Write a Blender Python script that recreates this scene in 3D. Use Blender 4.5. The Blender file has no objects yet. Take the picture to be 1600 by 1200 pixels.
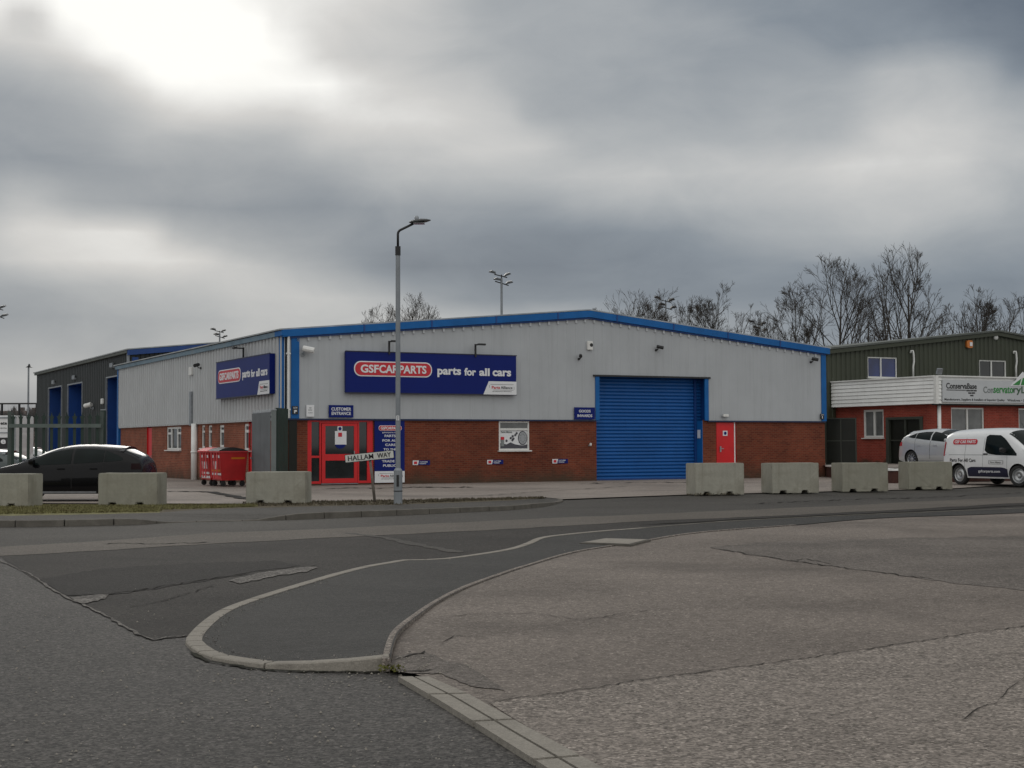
import bpy, bmesh, math, random
from mathutils import Vector, Matrix
sc = bpy.context.scene
C = sc.collection
R = math.radians
PI = math.pi
# ------------------------------------------------------------------ camera
FPX, HOR, ROLL, CH = 2300.0, 695.0, 0.0039, 1.5
pitch = math.atan((HOR - 600) / FPX)
_f = Vector((0, math.cos(pitch), math.sin(pitch)))
_u0 = Vector((0, -math.sin(pitch), math.cos(pitch)))
_r0 = Vector((1, 0, 0))
_r = _r0 * math.cos(ROLL) - _u0 * math.sin(ROLL)
_u = _r0 * math.sin(ROLL) + _u0 * math.cos(ROLL)
cam = bpy.data.cameras.new('camera')
cam.sensor_width = 36
cam.lens = 36 * FPX / 1600
cam.clip_end = 6000
co = bpy.data.objects.new('camera', cam)
C.objects.link(co)
m3 = Matrix((_r, _u, -_f)).transposed()
co.matrix_world = Matrix.Translation((0, 0, CH)) @ m3.to_4x4()
sc.camera = co
# ------------------------------------------------------------------ world: heavy broken overcast
SUN_AZ, SUN_EL = R(-13), R(20)
w = bpy.data.worlds.new('World'); sc.world = w; w.use_nodes = True
nt = w.node_tree; nt.nodes.clear()
def N(t, **k):
    n = nt.nodes.new(t)
    for a, b in k.items(): setattr(n, a, b)
    return n
def L(a, b): nt.links.new(a, b)
def M(op, a, b=None, c=None, clamp=False):
    n = N('ShaderNodeMath', operation=op, use_clamp=clamp)
    for i, v in enumerate((a, b, c)):
        if v is None: continue
        if isinstance(v, (int, float)): n.inputs[i].default_value = v
        else: L(v, n.inputs[i])
    return n.outputs[0]
tc = N('ShaderNodeTexCoord')
sep = N('ShaderNodeSeparateXYZ'); L(tc.outputs['Generated'], sep.inputs[0])
az = M('ARCTAN2', sep.outputs[0], sep.outputs[1])
el = M('ARCSINE', sep.outputs[2])
# cloud noise, stretched along the horizon
cv = N('ShaderNodeCombineXYZ')
L(M('MULTIPLY', az, 2.4), cv.inputs[0]); L(M('MULTIPLY', el, 5.0), cv.inputs[1])
def noise(vec, scale, detail, rough=.5, dist=0, off=(0, 0, 0)):
    mp = N('ShaderNodeMapping'); mp.inputs['Location'].default_value = off; L(vec, mp.inputs[0])
    n = N('ShaderNodeTexNoise'); n.inputs['Scale'].default_value = scale; n.inputs['Detail'].default_value = detail
    n.inputs['Roughness'].default_value = rough; n.inputs['Distortion'].default_value = dist
    L(mp.outputs[0], n.inputs['Vector']); return n.outputs['Fac']
n1 = noise(cv.outputs[0], 2.2, 3, .45, .3, (3.1, 1.7, 0))
n2 = noise(cv.outputs[0], 2.4, 3, .45, .3, (9.3, 5.2, 4))
n3 = noise(cv.outputs[0], 5.0, 8, .58, .35, (1.3, 8.2, 2))
wa = M('MULTIPLY_ADD', M('SUBTRACT', n1, .5), .045, az)
we = M('MULTIPLY_ADD', M('SUBTRACT', n2, .5), .022, el)
wv = N('ShaderNodeCombineXYZ'); L(wa, wv.inputs[0]); L(we, wv.inputs[1])
# cloud brightness by elevation band, each band a curve over azimuth (13 degrees either side of north and fading out)
BANDS = [
 (7, "0 1.02,150 1.06,350 1.02,380 .97,450 .90,600 .84,700 .74,800 .66,1000 .64,1100 .60,1300 .57,1450 .52,1600 .47"),
 (52, "0 .92,50 .82,90 .90,130 1.02,250 1.07,390 1.04,430 .94,520 .83,620 .78,700 .73,800 .68,950 .665,1100 .64,1200 .58,1400 .54,1600 .46"),
 (97, "0 .80,60 .82,120 .88,190 1.0,300 1.07,420 1.03,470 .93,520 .82,650 .75,800 .68,1000 .66,1150 .62,1250 .62,1330 .57,1430 .58,1500 .52,1600 .48"),
 (142, "0 .67,80 .70,180 .80,240 .92,300 1.0,400 .98,480 1.0,530 .91,620 .82,750 .75,850 .67,1000 .65,1150 .64,1300 .66,1400 .72,1500 .65,1600 .51"),
 (187, "0 .61,80 .63,200 .72,350 .82,450 .80,520 .85,620 .86,720 .81,800 .74,850 .67,1000 .655,1150 .65,1300 .69,1400 .75,1500 .71,1600 .63"),
 (232, "0 .61,150 .63,250 .69,400 .67,500 .73,650 .76,800 .80,860 .76,920 .70,1100 .71,1300 .71,1390 .82,1450 .79,1600 .70"),
 (277, "0 .58,100 .58,250 .62,330 .63,450 .62,600 .70,750 .72,900 .76,1100 .76,1250 .78,1350 .84,1430 .85,1520 .77,1600 .73"),
 (322, "0 .66,80 .71,160 .64,300 .60,450 .57,550 .57,650 .61,800 .62,900 .67,1100 .71,1300 .75,1450 .77,1600 .70"),
 (367, "0 .75,100 .83,220 .86,300 .72,400 .64,550 .57,650 .56,800 .54,950 .55,1100 .62,1250 .70,1400 .72,1500 .68,1600 .66"),
 (412, "0 .74,100 .82,250 .85,350 .80,450 .70,550 .60,650 .52,800 .50,1000 .53,1150 .56,1300 .58,1450 .60,1600 .60"),
 (457, "0 .62,150 .68,300 .74,450 .74,580 .72,680 .62,800 .56,950 .54,1100 .53,1300 .53,1500 .53,1600 .55"),
 (502, "0 .60,150 .62,300 .66,450 .72,600 .74,800 .74,1000 .62,1200 .58,1600 .56"),
 (547, "0 .65,200 .66,400 .72,800 .72,1200 .60,1600 .58"),
 (592, "0 .69,400 .70,1600 .60"),
 (637, "0 .60,800 .62,1600 .60")]
fx_ = M('MULTIPLY_ADD', wa, 1 / 1.6, .5, clamp=True)
DE = 45 / FPX; acc = None; tot_w = None
for k_, (yy, tab) in enumerate(BANDS):
    pts = [(float(p.split()[0]), float(p.split()[1])) for p in tab.split(',')]
    fc_ = N('ShaderNodeFloatCurve'); cu_ = fc_.mapping.curves[0]; fc_.mapping.use_clip = False
    P_ = [(0, .62), (.13, .62)] + [(.5 + ((x - 800) / FPX) / 1.6, v) for x, v in pts] + [(.87, .62), (1, .62)]
    cu_.points[0].location = (P_[0][0], P_[0][1] * .8); cu_.points[1].location = (P_[-1][0], P_[-1][1] * .8)
    for x, v in P_[1:-1]: cu_.points.new(x, v * .8)
    fc_.mapping.update(); L(fx_, fc_.inputs['Value'])
    e0 = (HOR - yy) / FPX; mr_ = N('ShaderNodeMapRange'); L(we, mr_.inputs[0])
    if k_ == 0:
        up_ = N('ShaderNodeMapRange'); L(we, up_.inputs[0])
        for i_, v_ in enumerate((e0, e0 + .3, 1, 0)): up_.inputs[i_ + 1].default_value = v_
        for i_, v_ in enumerate((e0 - DE, e0, 0, 1)): mr_.inputs[i_ + 1].default_value = v_
        wt = M('MULTIPLY', mr_.outputs[0], up_.outputs[0])
    else:
        d_ = M('ABSOLUTE', M('SUBTRACT', we, e0)); wt = M('SUBTRACT', 1.0, M('DIVIDE', d_, DE if k_ < len(BANDS) - 1 else DE), clamp=True)
    v_ = M('MULTIPLY', M('MULTIPLY_ADD', fc_.outputs[0], 1.25, -.62), wt)
    acc = M('ADD', acc, v_) if acc is not None else v_
acc = M('ADD', acc, .602)
acc = M('MULTIPLY_ADD', M('SUBTRACT', n3, .5), .13, acc)
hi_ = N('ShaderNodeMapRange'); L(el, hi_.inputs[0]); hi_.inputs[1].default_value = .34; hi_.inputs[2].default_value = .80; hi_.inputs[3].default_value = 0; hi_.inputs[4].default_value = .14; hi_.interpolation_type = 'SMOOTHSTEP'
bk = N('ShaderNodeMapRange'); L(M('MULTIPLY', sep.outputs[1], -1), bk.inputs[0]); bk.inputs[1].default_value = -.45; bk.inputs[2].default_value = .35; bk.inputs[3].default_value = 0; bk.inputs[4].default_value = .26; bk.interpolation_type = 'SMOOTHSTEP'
acc = M('ADD', acc, bk.outputs[0])       # extra sky brightness added behind the viewer to light the facades
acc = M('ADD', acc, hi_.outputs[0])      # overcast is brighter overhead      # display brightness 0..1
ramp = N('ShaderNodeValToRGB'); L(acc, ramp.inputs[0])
def lin(c): return c / 12.92 if c <= .04045 else ((c + .055) / 1.055) ** 2.4
els = ramp.color_ramp.elements
cols = [(0.0, (.30, .33, .37)), (.45, (.41, .45, .50)), (.55, (.52, .555, .592)), (.68, (.668, .685, .698)), (.80, (.80, .80, .795)), (.92, (.93, .93, .92)), (1.0, (1, 1, .985))]
while len(els) < len(cols): els.new(.5)
for e_, (p, c) in zip(els, cols):
    e_.position = p; e_.color = tuple(lin(x) for x in c) + (1,)
sky = N('ShaderNodeTexSky', sky_type='NISHITA'); sky.sun_disc = False
sky.sun_elevation = SUN_EL; sky.sun_rotation = SUN_AZ
bgs = N('ShaderNodeBackground'); L(sky.outputs[0], bgs.inputs[0]); bgs.inputs[1].default_value = .05
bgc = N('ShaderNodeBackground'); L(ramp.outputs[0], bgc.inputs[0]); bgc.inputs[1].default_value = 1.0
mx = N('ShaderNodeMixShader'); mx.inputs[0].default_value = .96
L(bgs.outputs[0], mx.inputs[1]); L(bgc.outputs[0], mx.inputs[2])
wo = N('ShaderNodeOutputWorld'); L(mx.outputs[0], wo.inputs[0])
sl = bpy.data.lights.new('sun', 'SUN'); sl.energy = .5; sl.angle = R(25); sl.color = (1, .96, .9)
so = bpy.data.objects.new('sun', sl); C.objects.link(so)
sd = Vector((math.sin(SUN_AZ) * math.cos(SUN_EL), math.cos(SUN_AZ) * math.cos(SUN_EL), math.sin(SUN_EL)))
so.rotation_euler = sd.to_track_quat('Z', 'Y').to_euler(); so.location = (0, 0, 60)
sc.view_settings.view_transform = 'Standard'; sc.view_settings.look = 'None'
sc.view_settings.exposure = 0; sc.view_settings.gamma = 1
# ------------------------------------------------------------------ survey helpers: sight line of a photo point met with a real plane
def ray(px, py):
    return _f * FPX + _r * (px - 800) + _u * (600 - py)
def gz(px, py, h=0.0):
    d = ray(px, py); t = (h - CH) / d.z
    return Vector((d.x * t, d.y * t, h))
def gd(px, dist, z=0.0):                       # ground point on a bearing at a distance
    d = ray(px, HOR); return Vector((d.x / d.y * dist, dist, z))
def hz(px, py, dist):                          # height of a photo point at a distance
    d = ray(px, py); return CH + d.z / d.y * dist
class Fr:
    def __init__(s, o, ang):
        s.o = Vector(o); s.ang = ang
        s.X = Vector((math.cos(ang), math.sin(ang), 0)); s.Y = Vector((-math.sin(ang), math.cos(ang), 0))
    def px(s, x, y, off=0.0):
        d = ray(x, y); p0 = s.o + s.Y * off
        t = (p0 - Vector((0, 0, CH))).dot(s.Y) / d.dot(s.Y)
        P = Vector((0, 0, CH)) + d * t - s.o
        return P.dot(s.X), P.z
    def u(s, x, off=0.0): return s.px(x, 690, off)[0]
    def W(s, u, y, z): return s.o + s.X * u + s.Y * y + Vector((0, 0, z))
# ------------------------------------------------------------------ mesh builder
class MB:
    def __init__(s): s.v = []; s.f = []
    def add(s, vs, fs):
        k = len(s.v); s.v += [tuple(v) for v in vs]; s.f += [tuple(i + k for i in f) for f in fs]; return s
    def box(s, x0, x1, y0, y1, z0, z1, m=None):
        vs = [Vector((x, y, z)) for z in (z0, z1) for y in (y0, y1) for x in (x0, x1)]
        if m is not None: vs = [m @ v for v in vs]
        return s.add(vs, [(0, 2, 3, 1), (4, 5, 7, 6), (0, 1, 5, 4), (2, 6, 7, 3), (0, 4, 6, 2), (1, 3, 7, 5)])
    def tube(s, pts, rad, n=8, cap=True):
        pts = [Vector(p) for p in pts]
        if isinstance(rad, (int, float)): rad = [rad] * len(pts)
        vs = []; fs = []
        a = None
        for i, p in enumerate(pts):
            d = (pts[min(i + 1, len(pts) - 1)] - pts[max(i - 1, 0)])
            if d.length < 1e-9: d = Vector((0, 0, 1))
            d.normalize()
            if a is None:
                a = d.orthogonal().normalized()
            else:
                a = (a - d * a.dot(d))
                a = a.normalized() if a.length > 1e-6 else d.orthogonal().normalized()
            b = d.cross(a)
            for k in range(n):
                t = 2 * PI * k / n
                vs.append(p + (a * math.cos(t) + b * math.sin(t)) * rad[i])
        for i in range(len(pts) - 1):
            for k in range(n):
                k2 = (k + 1) % n
                fs.append((i * n + k, i * n + k2, (i + 1) * n + k2, (i + 1) * n + k))
        if cap:
            fs.append(tuple(range(n))[::-1]); fs.append(tuple((len(pts) - 1) * n + k for k in range(n)))
        return s.add(vs, fs)
    def prism(s, poly, axis, a0, a1, m=None):
        # poly of 2D points; axis 'y': (x,z) swept along y; 'x': (y,z); 'z': (x,y)
        def P(p, a):
            if axis == 'y': return Vector((p[0], a, p[1]))
            if axis == 'x': return Vector((a, p[0], p[1]))
            return Vector((p[0], p[1], a))
        n = len(poly)
        vs = [P(p, a0) for p in poly] + [P(p, a1) for p in poly]
        if m is not None: vs = [m @ v for v in vs]
        fs = [tuple(range(n))[::-1], tuple(range(n, 2 * n))] + [(i, (i + 1) % n, n + (i + 1) % n, n + i) for i in range(n)]
        return s.add(vs, fs)
    def lathe(s, prof, n=20, m=None):           # (r,z) profile around z
        vs = []; fs = []
        for r_, z_ in prof:
            for k in range(n):
                v = Vector((r_ * math.cos(2 * PI * k / n), r_ * math.sin(2 * PI * k / n), z_))
                vs.append(m @ v if m is not None else v)
        for i in range(len(prof) - 1):
            for k in range(n):
                k2 = (k + 1) % n
                fs.append((i * n + k, i * n + k2, (i + 1) * n + k2, (i + 1) * n + k))
        return s.add(vs, fs)
    def mesh(s, name, xf=None):
        me = bpy.data.meshes.new(name)
        vs = [xf @ Vector(v) for v in s.v] if xf is not None else s.v
        me.from_pydata([tuple(v) for v in vs], [], s.f); return me
    def build(s, name, mat, parent=None, xf=None, smooth=False, bevel=0, fixn=True):
        me = s.mesh(name, xf)
        if fixn or bevel:
            bm = bmesh.new(); bm.from_mesh(me)
            if bevel:
                bmesh.ops.remove_doubles(bm, verts=bm.verts, dist=1e-5)
                es = [e for e in bm.edges if len(e.link_faces) == 2 and e.calc_face_angle(0) > .5]
                bmesh.ops.bevel(bm, geom=es, offset=bevel, segments=2, affect='EDGES', clamp_overlap=True)
            bmesh.ops.recalc_face_normals(bm, faces=bm.faces)
            bm.to_mesh(me); bm.free()
        if mat is not None: me.materials.append(mat)
        if smooth: me.polygons.foreach_set('use_smooth', [True] * len(me.polygons)); 
        o = bpy.data.objects.new(name, me); C.objects.link(o)
        if parent is not None: o.parent = parent
        return o
def tag(o, label=None, cat=None, group=None, kind=None):
    if label: o['label'] = label
    if cat: o['category'] = cat
    if group: o['group'] = group
    if kind: o['kind'] = kind
    return o
def empty(name, loc, rz, label, cat, group=None):
    o = bpy.data.objects.new(name, None); C.objects.link(o); o.empty_display_size = .2
    o.location = loc; o.rotation_euler = (0, 0, rz)
    return tag(o, label, cat, group)
def copy_tree(o, parent=None):
    c = o.copy(); C.objects.link(c); c.parent = parent
    for ch in list(o.children): copy_tree(ch, c)
    return c
XS = Matrix.Rotation(-PI / 2, 4, 'Z')
# ------------------------------------------------------------------ materials
def surf(name, col, rough=.6, var=.12, vs=2.0, speck=0, ss=60, bump=0, bs=40, metal=0, stain=0, stc=None, sts=.6, streak=0, spec=.5, coat=0, detail=5, pale=.5, mott=0, craz=0, rnd=None):
    m = bpy.data.materials.new(name); m.use_nodes = True
    t = m.node_tree; b = t.nodes['Principled BSDF']
    b.inputs['Roughness'].default_value = rough; b.inputs['Metallic'].default_value = metal
    b.inputs['Specular IOR Level'].default_value = spec; b.inputs['Coat Weight'].default_value = coat; b.inputs['Coat Roughness'].default_value = .05
    def nn(ty, **k):
        q = t.nodes.new(ty)
        for a_, b_ in k.items(): setattr(q, a_, b_)
        return q
    def mixc(f, a_, b_, bt='MIX'):
        q = nn('ShaderNodeMix', data_type='RGBA', blend_type=bt)
        for i_, v_ in ((0, f), (6, a_), (7, b_)):
            if hasattr(v_, 'is_linked'): t.links.new(v_, q.inputs[i_])
            elif i_ == 0: q.inputs[0].default_value = v_
            else: q.inputs[i_].default_value = tuple(v_) + (1,)
        return q.outputs[2]
    def rng(v_, a0, a1, b0, b1):
        q = nn('ShaderNodeMapRange'); t.links.new(v_, q.inputs[0])
        for i_, x_ in enumerate((a0, a1, b0, b1)): q.inputs[i_ + 1].default_value = x_
        return q.outputs[0]
    tcn = nn('ShaderNodeTexCoord'); ob = tcn.outputs['Object']
    def noi(sc_, det=detail, vec=ob, ro=.55, mp=None):
        if mp:
            q = nn('ShaderNodeMapping'); q.inputs['Scale'].default_value = mp; t.links.new(vec, q.inputs[0]); vec = q.outputs[0]
        q = nn('ShaderNodeTexNoise'); q.inputs['Scale'].default_value = sc_; q.inputs['Detail'].default_value = det; q.inputs['Roughness'].default_value = ro
        t.links.new(vec, q.inputs['Vector']); return q.outputs['Fac']
    out = None
    base = nn('ShaderNodeRGB'); base.outputs[0].default_value = tuple(col) + (1,); out = base.outputs[0]
    if var:
        f = rng(noi(vs), .3, .7, 1 - var, 1 + var)
        g = nn('ShaderNodeCombineColor'); [t.links.new(f, g.inputs[i]) for i in range(3)]
        out = mixc(1.0, out, g.outputs[0], 'MULTIPLY')
    if speck:
        v = nn('ShaderNodeTexVoronoi'); v.inputs['Scale'].default_value = ss; t.links.new(ob, v.inputs['Vector'])
        s_ = nn('ShaderNodeSeparateColor'); t.links.new(v.outputs['Color'], s_.inputs[0])
        f = rng(s_.outputs[0], 0, 1, 1 - speck, 1 + speck)
        g = nn('ShaderNodeCombineColor'); [t.links.new(f, g.inputs[i]) for i in range(3)]
        out = mixc(1.0, out, g.outputs[0], 'MULTIPLY')
        # a few pale stones
        f2 = rng(s_.outputs[1], .93, .97, 0, pale)
        out = mixc(f2, out, tuple(min(1, c * 2.6 + .03) for c in col))
    if mott:
        f = rng(noi(16, 9, ro=.78), .34, .66, 1 - mott, 1 + mott)
        g = nn('ShaderNodeCombineColor'); [t.links.new(f, g.inputs[i]) for i in range(3)]
        out = mixc(1.0, out, g.outputs[0], 'MULTIPLY')
    if craz:     # short dark hairline crazing
        q = nn('ShaderNodeMath', operation='SUBTRACT'); t.links.new(noi(3.2, 6, ro=.7), q.inputs[0]); q.inputs[1].default_value = .5
        q2 = nn('ShaderNodeMath', operation='ABSOLUTE'); t.links.new(q.outputs[0], q2.inputs[0])
        f1 = rng(q2.outputs[0], .0, .012, 1, 0); f2_ = rng(noi(.9, 3), .5, .62, 0, craz)
        q3 = nn('ShaderNodeMath', operation='MULTIPLY'); t.links.new(f1, q3.inputs[0]); t.links.new(f2_, q3.inputs[1])
        out = mixc(q3.outputs[0], out, tuple(c * .35 for c in col))
    if rnd:
        oi = nn('ShaderNodeObjectInfo'); f = oi.outputs['Random']
        out2 = mixc(f, (1, 1, 1), rnd); out = mixc(1.0, out, out2, 'MULTIPLY')
    if stain:
        f = rng(noi(sts, 7, ro=.62), .50, .66, 0, stain)
        out = mixc(f, out, stc or tuple(c * .5 for c in col))
    if streak:
        f = rng(noi(1.0, 4, mp=(7, 7, .35)), .5, .75, 0, streak)
        out = mixc(f, out, stc or tuple(c * .45 for c in col))
    t.links.new(out, b.inputs['Base Color'])
    if bump:
        bp = nn('ShaderNodeBump'); bp.inputs['Strength'].default_value = bump; bp.inputs['Distance'].default_value = .01
        t.links.new(noi(bs, 4), bp.inputs['Height']); t.links.new(bp.outputs[0], b.inputs['Normal'])
    m['_n'] = 1
    return m
def flat(name, col, rough=.5, metal=0, spec=.5, emit=0):
    m = bpy.data.materials.new(name); m.use_nodes = True
    b = m.node_tree.nodes['Principled BSDF']; b.inputs['Base Color'].default_value = tuple(col) + (1,)
    b.inputs['Roughness'].default_value = rough; b.inputs['Metallic'].default_value = metal; b.inputs['Specular IOR Level'].default_value = spec
    return m
def glass(name, col=(.015, .018, .02), rough=.04, spec=.6):
    m = surf(name, col, rough, var=.35, vs=1.3, spec=spec); return m
def brick(name, c1, c2, mortar, damp=(.05, .05, .035), dampz=.55):
    m = bpy.data.materials.new(name); m.use_nodes = True
    t = m.node_tree; b = t.nodes['Principled BSDF']; b.inputs['Roughness'].default_value = .85; b.inputs['Specular IOR Level'].default_value = .25
    n = t.nodes.new; l = t.links.new
    tcn = n('ShaderNodeTexCoord'); s_ = n('ShaderNodeSeparateXYZ'); l(tcn.outputs['Object'], s_.inputs[0])
    ad = n('ShaderNodeMath'); l(s_.outputs[0], ad.inputs[0]); l(s_.outputs[1], ad.inputs[1])
    cb = n('ShaderNodeCombineXYZ'); l(ad.outputs[0], cb.inputs[0]); l(s_.outputs[2], cb.inputs[1])
    br = n('ShaderNodeTexBrick'); l(cb.outputs[0], br.inputs['Vector'])
    br.inputs['Scale'].default_value = 1; br.inputs['Brick Width'].default_value = .225; br.inputs['Row Height'].default_value = .075
    br.inputs['Mortar Size'].default_value = .011; br.inputs['Mortar Smooth'].default_value = .1
    br.inputs['Color1'].default_value = tuple(c1) + (1,); br.inputs['Color2'].default_value = tuple(c2) + (1,); br.inputs['Mortar'].default_value = tuple(mortar) + (1,)
    nz = n('ShaderNodeTexNoise'); nz.inputs['Scale'].default_value = .7; nz.inputs['Detail'].default_value = 7; nz.inputs['Roughness'].default_value = .65; l(tcn.outputs['Object'], nz.inputs['Vector'])
    mr = n('ShaderNodeMapRange'); l(nz.outputs['Fac'], mr.inputs[0]); mr.inputs[1].default_value = .3; mr.inputs[2].default_value = .7; mr.inputs[3].default_value = .7; mr.inputs[4].default_value = 1.3
    mu = n('ShaderNodeVectorMath'); mu.operation = 'SCALE'; l(br.outputs['Color'], mu.inputs[0]); l(mr.outputs[0], mu.inputs['Scale'])
    # splash staining near the ground
    nz2 = n('ShaderNodeTexNoise'); nz2.inputs['Scale'].default_value = 1.6; nz2.inputs['Detail'].default_value = 5; l(cb.outputs[0], nz2.inputs['Vector'])
    zz = n('ShaderNodeMath'); zz.operation = 'MULTIPLY_ADD'; l(nz2.outputs['Fac'], zz.inputs[0]); zz.inputs[1].default_value = -.9; l(s_.outputs[2], zz.inputs[2])
    mr2 = n('ShaderNodeMapRange'); l(zz.outputs[0], mr2.inputs[0]); mr2.inputs[1].default_value = -.45; mr2.inputs[2].default_value = dampz - .35; mr2.inputs[3].default_value = .75; mr2.inputs[4].default_value = 0
    mxn = n('ShaderNodeMix'); mxn.data_type = 'RGBA'; l(mr2.outputs[0], mxn.inputs[0]); l(mu.outputs[0], mxn.inputs[6]); mxn.inputs[7].default_value = tuple(damp) + (1,)
    l(mxn.outputs[2], b.inputs['Base Color'])
    bp = n('ShaderNodeBump'); bp.inputs['Strength'].default_value = .4; bp.inputs['Distance'].default_value = .006; l(br.outputs['Fac'], bp.inputs['Height']); bp.invert = True
    l(bp.outputs[0], b.inputs['Normal'])
    return m
M_ = {}
def mk():
    A = M_
    A['clad'] = surf('grey_cladding', (.42, .44, .46), .5, .07, .5, streak=.14, stc=(.2, .2, .2))
    A['clad_side'] = surf('grey_cladding_weathered', (.47, .485, .495), .5, .07, .6, streak=.15, stc=(.2, .2, .19))
    A['blue'] = surf('blue_paint', (.008, .115, .36), .5, .12, 1.5, stain=.2, spec=.25)
    A['blue_dark'] = surf('deep_blue_paint', (.004, .045, .20), .5, .12, 1.5)
    A['shutter'] = surf('shutter_blue', (.012, .105, .35), .45, .1, .8, streak=.15, spec=.3)
    A['navy'] = surf('navy_sign', (.002, .012, .145), .4, .05, 1, spec=.2)
    A['red'] = surf('red_paint', (.62, .008, .012), .4, .08, 2)
    A['vannavy'] = flat('van_navy', (.008, .010, .035), .4)
    A['red_sign'] = flat('red_sign', (.55, .015, .03), .4)
    A['white'] = surf('white_upvc', (.72, .72, .70), .4, .06, 3)
    A['white_sign'] = flat('white_sign', (.74, .75, .77), .4)
    A['white_pl'] = surf('white_planks', (.84, .845, .83), .5, .06, 2, streak=.1, stc=(.35, .34, .31))
    A['black'] = surf('black_metal', (.015, .015, .016), .5, .1, 3)
    A['blacktxt'] = flat('black_lettering', (.02, .02, .022), .5)
    A['galv'] = surf('galvanised_steel', (.30, .32, .34), .45, .18, 6, metal=.5)
    A['galvdark'] = surf('weathered_lamp_steel', (.12, .13, .14), .45, .18, 6, metal=.3)
    A['lamp'] = surf('lamp_grey', (.24, .26, .28), .5, .12, 3, metal=.2)
    A['dgreen'] = surf('dark_green_paint', (.012, .03, .022), .5, .15, 2)
    A['gategreen'] = surf('olive_black_paint', (.011, .012, .009), .3, .15, 2, spec=.3)
    A['olive'] = surf('olive_cladding', (.045, .052, .032), .55, .1, .7, streak=.25)
    A['charcoal'] = surf('charcoal_cladding', (.021, .026, .027), .55, .1, .7, streak=.15)
    A['roofgrey'] = surf('weathered_roof_edge', (.36, .38, .39), .7, .2, 1.5, stain=.4)
    A['roofdark'] = surf('dark_roof', (.10, .11, .10), .7, .2, 1)
    A['glass'] = glass('window_glass'); A['glassgrey'] = glass('window_glass_blind', (.13, .135, .135), .12)
    A['glassblue'] = glass('window_glass_blue', (.01, .025, .12), .1)
    A['carglass'] = glass('car_glass', (.008, .012, .012), .03, .12)
    A['brick'] = brick('red_brick', (.19, .044, .022), (.12, .026, .015), (.165, .07, .042))
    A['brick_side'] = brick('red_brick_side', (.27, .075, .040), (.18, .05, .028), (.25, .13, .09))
    A['brick2'] = brick('bright_red_brick', (.30, .05, .032), (.22, .034, .024), (.27, .09, .065), dampz=.1)
    A['concrete'] = surf('block_concrete', (.27, .262, .215), .9, .12, 1.3, bump=.18, bs=25, streak=.3, stain=.45, sts=1.1, stc=(.17, .155, .12), spec=.12, mott=.08, rnd=(1.35, 1.35, 1.42))
    A['kerb'] = surf('kerb_concrete', (.27, .248, .216), .9, .16, 3, pale=.12, speck=.12, ss=120, bump=.6, bs=60, stain=.3, sts=3, spec=.12, mott=.12)
    A['kerbdark'] = surf('kerb_worn', (.13, .12, .105), .9, .2, 3, pale=.1, speck=.12, ss=120, bump=.5, stain=.4, sts=2, spec=.12)
    A['asphalt'] = surf('asphalt_coarse', (.055, .0505, .0465), .75, .18, .45, speck=.75, ss=62, bump=1.0, bs=70, stain=.35, sts=.3, stc=(.05, .048, .047), spec=.2, mott=.55)
    A['road'] = surf('asphalt_road', (.062, .057, .051), .78, .18, .35, speck=.35, ss=75, bump=.8, bs=90, stain=.35, sts=.25, stc=(.05, .047, .045), spec=.12, mott=.3)
    A['roadlight'] = surf('asphalt_worn', (.106, .093, .08), .8, .12, .5, speck=.3, ss=75, bump=.6, bs=80, stain=.3, sts=.35, stc=(.075, .068, .06), spec=.12, mott=.25)
    A['junction'] = surf('junction_tarmac', (.036, .0325, .029), .8, .25, .5, speck=.45, ss=70, bump=.9, bs=80, stain=.5, sts=.45, stc=(.024, .022, .02), spec=.12, mott=.4)
    A['roaddark'] = surf('asphalt_patch', (.022, .020, .018), .8, .22, .6, speck=.4, ss=75, bump=.9, bs=90, stain=.4, sts=.7, stc=(.028, .026, .025), spec=.12, mott=.4)
    A['gravel'] = surf('loose_chippings', (.14, .13, .12), .9, .3, 6, speck=.7, ss=45, bump=1, bs=60, spec=.12)
    A['path'] = surf('footpath_asphalt', (.046, .0445, .042), .8, .12, .6, speck=.25, ss=110, bump=.6, bs=110, stain=.2, sts=.9, spec=.12, mott=.25)
    A['fore'] = surf('forecourt_tarmac', (.178, .153, .134), .85, .2, .35, speck=.3, ss=70, bump=.9, bs=70, stain=.6, sts=.32, stc=(.092, .079, .070), spec=.12, mott=.3, craz=.8)
    A['fore2'] = surf('forecourt_coarse', (.218, .190, .167), .85, .16, .5, speck=.5, ss=62, bump=1.0, bs=70, stain=.45, sts=.5, stc=(.15, .13, .115), spec=.12, mott=.32, craz=.8)
    A['fore3'] = surf('forecourt_patch', (.138, .121, .108), .85, .2, .5, speck=.35, ss=70, bump=.9, bs=70, stain=.4, sts=.4, stc=(.07, .062, .056), spec=.12, mott=.35, craz=.5)
    A['yard'] = surf('yard_concrete', (.26, .225, .2), .8, .16, .3, speck=.15, ss=60, bump=.5, bs=50, stain=.5, sts=.22, stc=(.12, .11, .10), spec=.12, mott=.15)
    A['crack'] = surf('crack_dirt', (.03, .027, .024), .95, .3, 5, bump=1, bs=60, spec=.12)
    A['grass'] = surf('verge_grass', (.17, .16, .075), .95, .35, 5, stain=.7, sts=2, stc=(.11, .085, .05), spec=.1)
    A['silt'] = surf('gutter_silt', (.024, .024, .017), .95, .4, 6, bump=.8, bs=60, spec=.1)
    A['moss'] = surf('kerb_moss', (.10, .10, .03), .95, .3, 9, spec=.1)
    A['soil'] = surf('verge_soil', (.10, .085, .06), .95, .35, 3, speck=.4, ss=50, stain=.5, sts=2, stc=(.06, .05, .035), spec=.1)
    A['bark'] = surf('bare_bark', (.05, .043, .037), .9, .3, 2)
    A['scrub'] = surf('winter_scrub', (.06, .05, .045), .9, .35, .5)
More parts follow.
